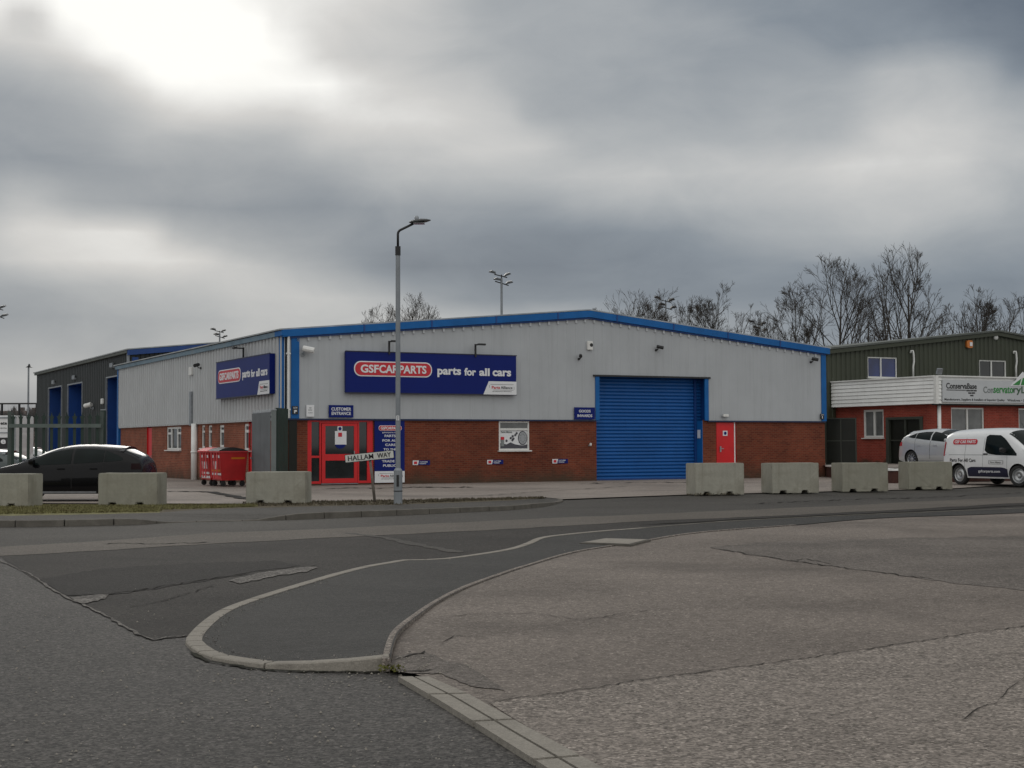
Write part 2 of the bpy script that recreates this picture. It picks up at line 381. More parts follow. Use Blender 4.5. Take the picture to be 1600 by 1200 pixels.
    A['evergreen'] = surf('dark_bush', (.02, .026, .018), .9, .4, 2)
    A['hill'] = surf('far_hill', (.09, .095, .085), .9, .4, .03)
    A['taildark'] = flat('dark_lamp', (.012, .003, .004), .3, 0, .1)
    A['binred'] = surf('bin_red', (.42, .012, .014), .4, .15, 3)
    A['binlight'] = surf('bin_red_lit', (.60, .05, .055), .45, .15, 4)  # paler bin red; paints the sky reflection on the farther lid
    A['rubber'] = surf('tyre_rubber', (.02, .02, .02), .75, .15, 5)
    A['rim'] = flat('silver_rim', (.45, .46, .47), .3, .6)
    A['carblack'] = surf('black_car_paint', (.004, .004, .005), .25, .1, 2, spec=.10, coat=.3)
    A['carsilver'] = surf('silver_car_paint', (.52, .53, .54), .3, .04, 2, metal=.35, coat=1)
    A['carwhite'] = surf('white_van_paint', (.72, .73, .74), .35, .04, 2, coat=.8)
    A['cardark'] = surf('dark_teal_car_paint', (.012, .03, .03), .3, .1, 2, coat=1)
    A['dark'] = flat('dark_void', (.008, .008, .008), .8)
    A['orange'] = flat('orange_plastic', (.55, .17, .03), .5)
    A['yellow'] = flat('orange_sticker', (.6, .2, .01), .5)
    A['redlamp'] = flat('red_lamp', (.4, .01, .02), .2)
    A['green'] = flat('green_sign', (.02, .22, .04), .4)
    A['greytxt'] = flat('grey_lettering', (.2, .22, .22), .5)
    A['rooftile'] = surf('far_roof_tiles', (.10, .075, .065), .9, .2, .5)
    A['render'] = surf('far_house_walls', (.25, .2, .17), .9, .3, .3)
mk()
# ------------------------------------------------------------------ lettering
def text_verts(s, bold=0.0, ext=.5):
    cu = bpy.data.curves.new('t', 'FONT'); cu.body = s; cu.size = 1; cu.offset = bold; cu.extrude = .02; cu.resolution_u = 3
    cu.space_character = 1.0
    o = bpy.data.objects.new('t', cu); C.objects.link(o)
    bpy.context.view_layer.update()
    dg = bpy.context.evaluated_depsgraph_get()
    me = bpy.data.meshes.new_from_object(o.evaluated_get(dg))
    vs = [v.co.copy() for v in me.vertices]; fs = [tuple(p.vertices) for p in me.polygons]
    bpy.data.objects.remove(o); bpy.data.curves.remove(cu); bpy.data.meshes.remove(me)
    return vs, fs
def letters(mb, s, u0, u1, z0, z1, y, bold=.02, thick=.01, track=1.0, slant=0):
    """lettering fitted into a box of the facade plane, facing -y"""
    vs, fs = text_verts(s, bold)
    if not vs: return
    x0 = min(v.x for v in vs); x1 = max(v.x for v in vs); a0 = min(v.y for v in vs); a1 = max(v.y for v in vs)
    out = []
    for v in vs:
        q = (v.y - a0) / (a1 - a0)
        out.append(Vector((u0 + (v.x - x0) / (x1 - x0) * (u1 - u0) + slant * q, y - (thick if v.z > 0 else 0), z0 + q * (z1 - z0))))
    mb.add(out, fs)
def rrect(u0, u1, z0, z1, r, n=6):
    P = []
    for cx, cz, a in ((u1 - r, z1 - r, 0), (u0 + r, z1 - r, 90), (u0 + r, z0 + r, 180), (u1 - r, z0 + r, 270)):
        for k in range(n + 1):
            t = R(a + 90 * k / n); P.append((cx + r * math.cos(t), cz + r * math.sin(t)))
    return P
# ------------------------------------------------------------------ ground
rnd = random.Random(5)
def st(name, mb, mat, label, kind='structure', **k):
    return tag(mb.build(name, mat, **k), label, None, None, kind)
def sheet(name, pts, z, mat, label, h=0.0, thick=None):
    mb = MB(); P = [gz(x, y, h) for x, y in pts]
    mb.add([(p.x, p.y, z) for p in P], [tuple(range(len(P)))])
    o = mb.build(name, mat, fixn=False)
    bm = bmesh.new(); bm.from_mesh(o.data); bmesh.ops.triangulate(bm, faces=bm.faces)
    for f in bm.faces:
        if f.normal.z < 0: f.normal_flip()
    bm.to_mesh(o.data); bm.free()
    return tag(o, label, None, None, 'structure')
def jag(pts, step, amp, seed):
    r = random.Random(seed); out = []
    for a, b in zip(pts, pts[1:]):
        a = Vector(a); b = Vector(b); n = max(1, int((b - a).length / step))
        for k in range(n):
            q = a.lerp(b, k / n)
            s = 1 if k else .3
            out.append((q.x + r.uniform(-1, 1) * amp * s, q.y + r.uniform(-1, 1) * amp * .45 * s))
    out.append(tuple(pts[-1])); return out
mb = MB(); mb.add([(-2500, -400, -.004), (2500, -400, -.004), (2500, 3000, -.004), (-2500, 3000, -.004)], [(0, 1, 2, 3)])
st('ground', mb, M_['asphalt'], 'coarse grey asphalt of the near side road at lower left', fixn=False)
# main road, from the far kerb to the near forecourt
road = [(-500, 828), (0, 822.5), (210, 820), (300, 816), (400, 815), (472, 812), (610, 806), (740, 800), (840, 793.5), (880, 782), (1000, 777), (1070, 774.5), (1480, 765), (1600, 757), (2100, 735),
        (2100, 770), (1600, 794), (1000, 824), (846, 842), (790, 858), (690, 874), (620, 877), (505, 904), (400, 935), (345, 954), (313, 974), (292, 994)]
edge = jag([(292, 994), (240, 1001), (220, 993), (160, 960), (100, 932), (38, 895), (0, 870), (-120, 845), (-500, 850)], 14, 2.2, 3)
sheet('road', road + edge[1:], 0.0, M_['junction'], 'dark tarmac of the junction mouth beside the footpath nose')
far = [(-500, 828), (0, 822.5), (210, 820), (300, 816), (400, 815), (472, 812), (610, 806), (740, 800), (840, 793.5), (880, 782), (1000, 777), (1070, 774.5), (1480, 765), (1600, 757), (2100, 735), (2100, 764), (1600, 782), (1300, 797), (1000, 810), (760, 823), (520, 834), (330, 843), (0, 861), (-500, 848.5)]
sheet('road', far, .002, M_['road'], 'grey tarmac main road curving across the middle of the view')
# tyre polished paler strip along the road
up = [(-500, 846), (0, 855), (150, 846), (330, 833), (500, 827), (850, 810), (1000, 804), (1300, 791), (1600, 776), (2000, 757)]
dn = [(2000, 766), (1600, 786), (1300, 802), (1000, 815), (760, 829), (520, 840), (330, 850), (150, 861), (0, 869), (-500, 848.5)]
sheet('road_worn_strip', jag(up, 30, .8, 1) + jag(dn, 30, 1.2, 2)[:-1], .004, M_['roadlight'], 'paler worn strip of tarmac along the main road')
sheet('road_patch', jag([(62, 906), (150, 890), (300, 880), (430, 876), (470, 884), (400, 893), (330, 906), (250, 920), (180, 929), (105, 931), (62, 906)], 9, 2.2, 7)[:-1], .004, M_['roaddark'], 'dark resurfaced patch in the junction mouth')
sheet('loose_chippings', jag([(357, 908), (420, 893), (480, 886), (497, 887), (480, 894), (430, 901), (375, 913), (357, 908)], 6, 2.2, 8)[:-1], .008, M_['gravel'], 'worn patch of exposed pale chippings in the junction tarmac')
sheet('loose_chippings', jag([(110, 934), (170, 929), (165, 936), (135, 944), (120, 942), (110, 934)], 6, 1.8, 9)[:-1], .008, M_['gravel'], 'small patch of pale chippings at the edge of the side road')
def crack(pts, wid, seed, label, z=.009, mat='crack', name='road_crack', amp=2.2, step=7):
    P = jag(pts, step, amp, seed); r = random.Random(seed); mb = MB(); vs = []
    W_ = [gz(*p) for p in P]
    for i, p in enumerate(W_):
        d = (W_[min(i + 1, len(W_) - 1)] - W_[max(0, i - 1)]).normalized(); n = Vector((-d.y, d.x, 0))
        w_ = wid * r.uniform(.35, 1.3) * (0.15 if i in (0, len(W_) - 1) else 1)
        vs += [(p.x + n.x * w_ / 2, p.y + n.y * w_ / 2, z), (p.x - n.x * w_ / 2, p.y - n.y * w_ / 2, z)]
    mb.add(vs, [(2 * i, 2 * i + 1, 2 * i + 3, 2 * i + 2) for i in range(len(W_) - 1)])
    o = mb.build(name, M_[mat]); tag(o, label, None, None, 'structure')
    return o
crack([(105, 931), (150, 930), (180, 928), (245, 918), (330, 905), (420, 893), (500, 884)], .03, 11, 'dark ragged seam across the junction tarmac')
crack([(200, 950), (260, 938), (340, 914)], .015, 12, 'short dark crack beside the junction seam')
crack([(160, 850), (250, 850), (330, 848)], .07, 13, 'dark seam beside the pale strip in the road')
crack([(1180, 787), (1330, 781), (1450, 778), (1600, 770)], .10, 14, 'dark seam in the far lane of the road')
crack([(1000, 821), (1150, 812), (1300, 805), (1450, 798), (1600, 790), (1800, 780)], .22, 15, 'dark gutter line along the forecourt edge', amp=.8, step=25)
crack([(-20, 868), (38, 893), (100, 931), (160, 959), (222, 994), (240, 1000), (290, 993)], .03, 17, 'pale broken joint between side road and junction', mat='gravel', z=.006)
crack([(540, 833), (600, 840), (660, 853), (720, 864)], .22, 18, 'faint paler line curving across the junction tarmac', mat='road', z=.0055, amp=1)
# footpath nose with kerb
KO = [((610, 1047), .09), ((580, 1049), .085), ((505, 1047.5), .055), ((425, 1045), .035), ((388, 1041), .03), ((330, 1031), .025), ((304, 1020.5), .025), ((288, 1006), .025)]
KI = [((293, 990), .025), ((313.5, 970), .025), ((344.6, 950.5), .03), ((403, 930), .04), ((500, 901), .05), ((557, 886), .05), ((600, 878.5), .04), ((628, 874), .02), ((681, 872.6), .018), ((735, 866), .018), ((790, 857), .025), ((820, 848), .05), ((846, 838.5), .07), ((925, 830), .075), ((1000, 824), .08), ((1138, 813.5), .08), ((1300, 805.5), .08), ((1600, 793), .08), ((2000, 775), .08)]
kp = [(gz(x, y, 0), h) for (x, y), h in KO] + [(gz(x, y, h), h) for (x, y), h in KI]
def resample(kp, step):
    out = []; acc_ = 0; pts = [(p.x, p.y, h) for p, h in kp]
    # catmull smoothing
    sm = []
    for i in range(len(pts) - 1):
        p0 = Vector(pts[max(i - 1, 0)]); p1 = Vector(pts[i]); p2 = Vector(pts[i + 1]); p3 = Vector(pts[min(i + 2, len(pts) - 1)])
        for k in range(8):
            t = k / 8; sm.append(.5 * ((2 * p1) + (p2 - p0) * t + (2 * p0 - 5 * p1 + 4 * p2 - p3) * t * t + (3 * p1 - p0 - 3 * p2 + p3) * t ** 3))
    sm.append(Vector(pts[-1]))
    out = [sm[0]]; d = 0
    for a, b in zip(sm, sm[1:]):
        l = (b - a).length
        while d + l >= step:
            q = (step - d) / l; a = a.lerp(b, q); out.append(a.copy()); l = (b - a).length; d = 0
        d += l
    out.append(sm[-1]); return out
def kerbline(kp, width, side, name, mat, label, stone=.915, top=.0, gap=.010, stone_near=None):
    P = resample(kp, min(.3, stone / 3)); mb = MB(); inner = []
    nrm = []
    for i in range(len(P)):
        d = (P[min(i + 1, len(P) - 1)] - P[max(0, i - 1)]); d.z = 0; d.normalize(); nrm.append(Vector((-d.y, d.x, 0)) * side)
    r = random.Random(4)
    for i in range(len(P) - 1):
        a, b = P[i], P[i + 1]; na, nb = nrm[i], nrm[i + 1]
        d = (b - a); d.z = 0; L_ = d.length
        if L_ < 1e-4: continue
        g = d / L_ * gap
        nose = stone_near is not None and (a - stone_near).length < 1.0
        a2 = a + (g if i % 3 == 0 or nose else Vector((0, 0, 0))); b2 = b - (g if i % 3 == 2 or nose else Vector((0, 0, 0)))
        j = r.uniform(-.002, .002) if i % 3 == 0 else j
        vs = []
        for (p, n) in ((a2, na), (b2, nb)):
            h = max(p.z + j, .006)
            vs += [(p.x, p.y, -.03), (p.x + n.x * .008, p.y + n.y * .008, h - .008), (p.x + n.x * .02, p.y + n.y * .02, h + top), (p.x + n.x * width, p.y + n.y * width, h + top), (p.x + n.x * width, p.y + n.y * width, -.03)]
        mb.add(vs, [(k, (k + 1) % 5, 5 + (k + 1) % 5, 5 + k) for k in range(5)] + [(0, 1, 2, 3, 4), (5, 6, 7, 8, 9)])
    st(name, mb, M_[mat], label)
    return P, nrm
nk = len(KO) + 15
Pa, na_ = kerbline(kp[:nk], .13, -1, 'kerb', 'kerb', 'pale concrete kerb round the rounded nose of the footpath', stone_near=gz(292, 1004))
Pb, nb_ = kerbline(kp[nk - 1:], .13, -1, 'kerb', 'kerbdark', 'dull weathered kerb between the footpath and the dark gutter line at right')
P1, n1_ = Pa + Pb, na_ + nb_
inn = [Vector((p.x + n.x * .13, p.y + n.y * .13, p.z - .006)) for p, n in zip(P1, n1_)]
gm = MB(); gr_ = random.Random(77)
for p, n in zip(P1, n1_):
    if p.y > 16: continue
    for _ in range(26):
        q_ = p + n * gr_.uniform(.12, .19) + Vector((gr_.uniform(-.15, .15), gr_.uniform(-.15, .15), 0)) * .9; s_ = gr_.uniform(.003, .008)
        dd_ = (q_ - p).dot(n)
        if dd_ < .11 or dd_ > .26: continue
        z_ = p.z - .002
        gm.add([(q_.x - s_, q_.y, z_), (q_.x, q_.y - s_, z_), (q_.x + s_, q_.y, z_), (q_.x, q_.y + s_, z_), (q_.x, q_.y, z_ + s_)], [(0, 1, 4), (1, 2, 4), (2, 3, 4), (3, 0, 4)])
tag(gm.build('loose_chippings', M_['gravel'], fixn=False), 'pale loose chippings along the inner edge of the nose kerb', None, None, 'stuff')
fb = [(610, 1030, .084), (615.6, 1003.8, .07), (625, 985, .06), (647.5, 966, .05), (685, 940, .04), (726, 919, .035), (775, 900.6, .03), (831, 882, .03), (906, 861, .03), (1000, 846.5, .03), (1092, 832, .03), (1245, 820, .03), (1383, 809, .03), (1600, 801, .03), (2000, 781, .03)]
FB = [gz(x, y, h) for x, y, h in fb]
def strip(name, A, B, mat, label):
    """surface between two polylines, matched by arc length"""
    def rs(P, n):
        D = [0]
        for a, b in zip(P, P[1:]): D.append(D[-1] + (b - a).length)
        out = []
        for k in range(n):
            t = D[-1] * k / (n - 1); i = 0
            while i < len(D) - 2 and D[i + 1] < t: i += 1
            q = (t - D[i]) / max(1e-9, D[i + 1] - D[i]); out.append(P[i].lerp(P[i + 1], min(1, q)))
        return out
    n = 60; a = rs(A, n); b = rs(B, n); mb = MB()
    mb.add(a + b, [(i, i + 1, n + i + 1, n + i) for i in range(n - 1)])
    return st(name, mb, M_[mat], label)
# footpath surface: one polygon, triangulated
mbp = MB(); FBs = resample([(p, p.z) for p in FB], .3); poly = inn + FBs[::-1]
mbp.add(poly, [tuple(range(len(poly)))])
o = mbp.build('footpath', M_['path'], fixn=False)
bm = bmesh.new(); bm.from_mesh(o.data)
bmesh.ops.triangulate(bm, faces=bm.faces, ngon_method='BEAUTY')
for f in bm.faces:
    if f.normal.z < 0: f.normal_flip()
bm.to_mesh(o.data); bm.free()
tag(o, 'smooth dark tarmac footpath with a rounded nose between road and forecourt', None, None, 'structure')
kerbline([(p, p.z + .006) for p in FB[:12]], .055, 1, 'path_edging', 'fore2', 'thin tan edging strip between footpath and forecourt', gap=.0)
# forecourt
fc = [(p.x, p.y) for p in FB]
q = [gz(x, y) for x, y in [(2100, 782), (3200, 900), (3200, 1350), (1060, 1300), (990, 1240), (925, 1190)]] + [gz(x, y, .03) for x, y in [(917.5, 1186), (816, 1131.5), (730, 1083), (668, 1056.5), (640, 1048)]] + [gz(618, 1044)]
mbf = MB(); fc = [(p.x, p.y) for p in resample([(p, p.z) for p in FB], .3)]; allp = [Vector((x, y, .02)) for x, y in fc] + [Vector((p.x, p.y, .02)) for p in q[0:]]
mbf.add(allp, [tuple(range(len(allp)))]); o = mbf.build('forecourt', M_['fore'], fixn=False)
bm = bmesh.new(); bm.from_mesh(o.data); bmesh.ops.triangulate(bm, faces=bm.faces)
for f in bm.faces:
    if f.normal.z < 0: f.normal_flip()
bm.to_mesh(o.data); bm.free()
tag(o, 'worn tan tarmac forecourt filling the lower right', None, None, 'structure')
seam = [(771, 1103), (850, 1093), (925, 1082.5), (1000, 1069), (1126, 1052.5), (1268, 1033), (1368, 1018), (1468, 1002.6), (1529, 993), (1600, 983.5), (1900, 935)]
sheet('forecourt_lower', seam + [(2600, 900), (2600, 1400), (1060, 1300), (965, 1240), (905, 1190), (800, 1128), (764, 1104)], .024, M_['fore2'], 'coarser pale tarmac of the forecourt below the long seam')
crack(seam, .015, 21, 'long dark seam running across the forecourt', z=.029)
sheet('forecourt_patch', jag([(1110, 858), (1180, 850), (1300, 846), (1450, 842), (1700, 838), (1700, 935), (1500, 916), (1370, 896), (1270, 884), (1180, 870), (1110, 858)], 14, 2.4, 31)[:-1], .024, M_['fore3'], 'darker worn patch in the upper right of the forecourt')
crack([(1110, 858), (1180, 871), (1270, 884), (1370, 897), (1460, 909)], .03, 32, 'thin seam along the dark forecourt patch', z=.028)
crack([(1230, 880), (1260, 876), (1300, 885)], .02, 33, 'short crack in the middle of the forecourt', z=.028)
crack([(1500, 1135), (1520, 1120), (1545, 1108), (1600, 1100), (1680, 1090)], .008, 34, 'crack near the lower right corner of the forecourt', z=.030)
crack([(1420, 1165), (1500, 1170), (1600, 1178), (1680, 1180)], .005, 35, 'crack at the bottom right of the forecourt', z=.030)
crack([(1560, 1100), (1575, 1085), (1600, 1066), (1640, 1050)], .005, 36, 'short branching crack at the right edge of the forecourt', z=.030)
crack([(700, 968), (760, 962), (840, 963), (900, 972), (960, 968), (1000, 966)], .010, 37, 'faint crack in the forecourt near the footpath', z=.026)
crack([(690, 1010), (710, 998), (760, 1000)], .012, 38, 'small crack beside the footpath edging', z=.026)
crack([(880, 975), (920, 972), (990, 960), (1050, 956)], .010, 39, 'hairline crack in the tan forecourt', z=.026)
sheet('forecourt_repair', jag([(617, 1030), (665, 1024), (690, 1035), (730, 1045), (755, 1060), (790, 1085), (735, 1078), (690, 1058), (640, 1058), (604, 1050), (617, 1030)], 8, 2, 41)[:-1], .025, M_['fore3'], 'sunken dark repair at the tip of the footpath')
crack([(618, 1037), (640, 1030), (660, 1027), (664, 1023)], .03, 42, 'dark broken edge beside the kerb end', z=.030)
crack([(296, 1019), (325, 1034), (388, 1044), (430, 1048.5), (505, 1050), (580, 1051), (612, 1049)], .05, 44, 'dark silt and moss line at the foot of the nose kerb', z=.004, mat='silt')
crack([(622, 1055), (650, 1055), (680, 1053)], .03, 43, 'broken edge above the drainage channel', z=.030)
# grit and small stones lying about
gm = MB(); gr_ = random.Random(78)
for (x0, x1, y0, y1, n_, z_) in ((-40, 640, 1060, 1230, 260, 0), (-40, 280, 900, 1060, 90, 0), (300, 640, 1046, 1070, 90, 0), (640, 1640, 1000, 1230, 200, .028), (700, 1640, 850, 1000, 110, .026), (610, 760, 1030, 1060, 70, .03)):
    for _ in range(n_):
        p = gz(gr_.uniform(x0, x1), gr_.uniform(y0, y1)); s_ = gr_.choice((.004, .005, .006, .008, .012)); z0_ = z_ 
        if 700 < (p.x) : continue
        a_ = gr_.uniform(0, 3); ca, sa_ = math.cos(a_) * s_, math.sin(a_) * s_
        gm.add([(p.x - ca, p.y - sa_, z0_), (p.x + sa_ * .8, p.y - ca * .8, z0_), (p.x + ca, p.y + sa_, z0_), (p.x - sa_ * .8, p.y + ca * .8, z0_), (p.x, p.y, z0_ + s_ * .8)], [(0, 1, 4), (1, 2, 4), (2, 3, 4), (3, 0, 4)])
tag(gm.build('grit', M_['kerb'], fixn=False), 'scattered pale grit lying on the tarmac', None, None, 'stuff')
# drainage channel: two rows of flush concrete stones and a slot
def chan(pl, pr, name, mat, label, z=.03, joints=(0, .333, .62, 1.0)):
    mb = MB()
    for a, b in zip(joints, joints[1:]):
        a += .006; b -= .006
        def at(pts, t):
            D = [0]
            for p, q_ in zip(pts, pts[1:]): D.append(D[-1] + (q_ - p).length)
            t *= D[-1]; i = 0
            while i < len(D) - 2 and D[i + 1] < t: i += 1
            return pts[i].lerp(pts[i + 1], (t - D[i]) / (D[i + 1] - D[i]))
        n = 5; la = [at(pl, a + (b - a) * k / n) for k in range(n + 1)]; ra = [at(pr, a + (b - a) * k / n) for k in range(n + 1)]
        vs = [Vector((p.x, p.y, z)) for p in la + ra] + [Vector((p.x, p.y, -.02)) for p in la + ra]
        m = n + 1; T = 2 * m; fs = []
        for k in range(n): fs += [(k, k + 1, m + k + 1, m + k), (k, k + 1, T + k + 1, T + k), (m + k, m + k + 1, T + m + k + 1, T + m + k)]
        fs += [(0, m, T + m, T), (n, m + n, T + m + n, T + n)]
        mb.add(vs, fs)
    return st(name, mb, M_[mat], label, bevel=0)
cl = [gz(x, y, .03) for x, y in [(621, 1056), (687, 1094), (760, 1139), (837, 1187.5), (935, 1250)]]
cr = [gz(x, y, .03) for x, y in [(668, 1056), (730, 1082.5), (816, 1131), (917.5, 1185.6), (1015, 1240)]]
mid1 = [a.lerp(b, .47) for a, b in zip(cl, cr)]; mid2 = [a.lerp(b, .55) for a, b in zip(cl, cr)]
jr = (0, .21, .47, .76, 1.0)
chan(cl, mid1, 'channel_stones', 'kerb', 'left row of pale concrete stones along the drainage channel', joints=jr)
chan(mid2, cr, 'channel_stones', 'kerb', 'right row of pale concrete stones along the drainage channel', joints=jr)
mbc = MB(); mbc.add([Vector((p.x, p.y, .012)) for p in mid1] + [Vector((p.x, p.y, .012)) for p in mid2], [(i, i + 1, 6 + i, 5 + i) for i in range(4)])
st('channel_slot', mbc, M_['crack'], 'dark slot of the drainage channel', fixn=False)
# manhole cover
mh = empty('manhole_cover', gz(960, 846, .03), 0, 'pale rectangular concrete manhole cover set in the footpath', 'manhole cover')
PQ = [gz(x, y, .05) for x, y in [(905, 848), (945, 841), (1017, 843), (985, 851)]]
mb = MB(); base = mh.location
mb.add([p - base for p in PQ] + [p - base - Vector((0, 0, .05)) for p in PQ], [(0, 1, 2, 3), (0, 1, 5, 4), (1, 2, 6, 5), (2, 3, 7, 6), (3, 0, 4, 7)])
mb.build('frame', M_['kerbdark'], mh)
cen = sum((p - base for p in PQ), Vector()) / 4
mb = MB(); mb.add([(p - base).lerp(cen, .10) + Vector((0, 0, .006)) for p in PQ], [(0, 1, 2, 3)]); mb.build('cover', M_['kerb'], mh)
# far pavement, kerb, verge, yard
FK = [((-600, 828), .11), ((-60, 823.8), .12), ((60, 823.2), .12), ((200, 820.4), .12), ((235, 819), .07), ((270, 817), .02), ((330, 815), .015), ((395, 813.8), .02), ((432, 812.8), .07), ((470, 811.6), .12), ((539, 808.7), .12), ((610, 806), .12), ((740, 800), .11), ((800, 796.8), .10), ((840, 793), .10), ((862, 789.5), .07), ((877, 785.5), .04), ((880, 782), .03), ((872, 779), .02), ((850, 777.5), .02)]
fk = [(gz(x, y, 0), h) for (x, y), h in FK]
P2, n2_ = kerbline(fk, .14, 1, 'far_kerb', 'kerbdark', 'dark weathered kerb on the far side of the main road')
i2 = [Vector((p.x + n.x * .14, p.y + n.y * .14, p.z - .004)) for p, n in zip(P2, n2_)]
bk = [gz(x, y, .06) for x, y in [(-600, 806), (0, 806), (150, 803.5), (250, 801), (300, 797), (380, 794), (500, 791), (600, 789), (700, 786), (800, 782), (850, 778)]]
i2b = [p for p in i2]
strip('far_footpath', i2b, bk, 'road', 'far footpath of grey tarmac behind the dark kerb')
vb = [gz(x, y, .05) for x, y in [(-600, 786), (0, 788), (150, 788), (250, 789), (300, 789), (380, 789), (500, 784), (600, 783), (700, 781), (800, 779), (850, 777.5)]]
strip('verge', bk[:4], vb[:4], 'grass', 'narrow grass verge between far footpath and yard at the left')
strip('verge', bk[3:], vb[3:], 'soil', 'narrow strip of bare soil along the back of the far footpath')
yp = [(-900, 788), (0, 789), (380, 790), (500, 786), (700, 783), (850, 778.5), (880, 781.5), (1000, 777), (1070, 774.5), (1200, 771.5), (1480, 765), (1600, 757), (2200, 732)]
Y = [gz(x, y) for x, y in yp]
mb = MB(); pts = [Vector((p.x, p.y, .05 if p.x < 0 else .03)) for p in Y] + [Vector((60, 140, .04)), Vector((-90, 140, .04))]
mb.add(pts, [tuple(range(len(pts)))]); o = mb.build('yard', M_['yard'], fixn=False)
bm = bmesh.new(); bm.from_mesh(o.data); bmesh.ops.triangulate(bm, faces=bm.faces)
for f in bm.faces:
    if f.normal.z < 0: f.normal_flip()
bm.to_mesh(o.data); bm.free()
tag(o, 'pale stained concrete yard in front of the warehouses', None, None, 'structure')
crack([(262, 770), (330, 771), (420, 788), (470, 789)], .35, 51, 'dark muddy seam across the yard by the gap between blocks', z=.056, amp=1.2, mat='roaddark')
crack([(500, 766), (560, 765), (640, 764), (740, 763)], .25, 52, 'darker strip on the yard below the brick wall', z=.056, mat='road')
crack([(900, 757), (1020, 755.5), (1090, 755)], .2, 53, 'dark line below the roller shutter', z=.036, mat='road')
crack([(690, 782), (850, 770), (980, 762)], .08, 54, 'faint joint in the yard concrete', z=.056, mat='road', amp=.5)
# grass tufts on the verge: stuff
def tufts(name, areas, label, hmin, hmax, mat):
    mb = MB(); r = random.Random(9)
    for (x0, x1, ya, yb, n) in areas:
        for _ in range(n):
            x = r.uniform(x0, x1); t = (x - x0) / (x1 - x0)
            y = (ya[0] + (ya[1] - ya[0]) * t) + r.random() * ((yb[0] + (yb[1] - yb[0]) * t) - (ya[0] + (ya[1] - ya[0]) * t))
            p = gz(x, y, .055)
            for k in range(3):
                a = r.uniform(0, 2 * PI); h = r.uniform(hmin, hmax); w_ = .012; q_ = p + Vector((r.uniform(-.05, .05), r.uniform(-.05, .05), 0))
                lean = Vector((math.cos(a), math.sin(a), 0)) * h * r.uniform(.2, .9)
                s_ = Vector((-math.sin(a), math.cos(a), 0)) * w_
                mb.add([q_ - s_, q_ + s_, q_ + lean + Vector((0, 0, h))], [(0, 1, 2)])
    o = mb.build(name, M_[mat], fixn=False); tag(o, label, 'grass', None, 'stuff')
tufts('grass', [(-60, 250, (790, 790), (805, 800), 5200), (250, 400, (789, 789), (797, 792), 1100)], 'short green and brown grass on the verge behind the left kerb', .02, .06, 'grass')
tufts('moss', [(598, 622, (1040, 1042), (1049, 1049), 24)], 'small yellow green moss tuft at the end of the nose kerb', .008, .018, 'moss')
tufts('weeds', [(380, 640, (785, 781), (791, 789), 900), (640, 850, (781, 777), (787, 779), 900), (1075, 1160, (772, 771), (775, 773), 60)], 'low brown weeds along the back of the far footpath', .02, .06, 'soil')
# ------------------------------------------------------------------ generic wall with openings
def wall(u0, u1, zb, zt, holes, prof=None, pitch=.4, depth=.03, y=0.0):
    """prof None: flat; else trapezoid ribs. zt(u) top. returns MB in facade coords, facing -y"""
    mb = MB(); br = {round(u0, 4), round(u1, 4)}
    for h in holes: br |= {round(max(u0, min(u1, h[0])), 4), round(max(u0, min(u1, h[1])), 4)}
    def off(u):
        if not prof: return 0
        q_ = (u / pitch) % 1.0; a, b, c, d = prof
        if q_ < a: return 0
        if q_ < b: return -depth * (q_ - a) / (b - a)
        if q_ < c: return -depth
        if q_ < d: return -depth * (1 - (q_ - c) / (d - c))
        return 0
    if prof:
        k0 = int(math.floor(u0 / pitch)) - 1
        for k in range(k0, int(u1 / pitch) + 2):
            for p in prof:
                v = (k + p) * pitch
                if u0 < v < u1: br.add(round(v, 4))
    else:
        n = max(1, int((u1 - u0) / 3))
        for k in range(n): br.add(round(u0 + (u1 - u0) * k / n, 4))
    ap = getattr(zt, 'apex', None)
    if ap and u0 < ap < u1: br.add(round(ap, 4))
    B = sorted(br); B = [b for i, b in enumerate(B) if i == 0 or b - B[i - 1] > 1e-3]
    for a, b in zip(B, B[1:]):
        mdl = (a + b) / 2; cuts = sorted([(h[2], h[3]) for h in holes if h[0] < mdl < h[1]])
        z = zb; segs = []
        for c0, c1 in cuts:
            if c0 > z + 1e-4: segs.append((z, c0, False))
            z = max(z, c1)
        segs.append((z, None, True))
        for z0, z1, top in segs:
            ta, tb = (zt(a), zt(b)) if top else (z1, z1)
            if min(ta, tb) - z0 < 1e-3: continue
            oa, ob_ = off(a + 1e-5), off(b - 1e-5)
            mb.add([(a, y + oa, z0), (b, y + ob_, z0), (b, y + ob_, tb), (a, y + oa, ta)], [(0, 1, 2, 3)])
    return mb
def recess(u0, u1, z0, z1, y0, y1, sill=True):
    mb = MB()
    mb.add([(u0, y0, z0), (u0, y1, z0), (u0, y1, z1), (u0, y0, z1)], [(0, 1, 2, 3)])
    mb.add([(u1, y0, z0), (u1, y1, z0), (u1, y1, z1), (u1, y0, z1)], [(0, 3, 2, 1)])
    mb.add([(u0, y0, z1), (u1, y0, z1), (u1, y1, z1), (u0, y1, z1)], [(0, 1, 2, 3)])
    if sill: mb.add([(u0, y0, z0), (u1, y0, z0), (u1, y1, z0), (u0, y1, z0)], [(0, 3, 2, 1)])
    return mb
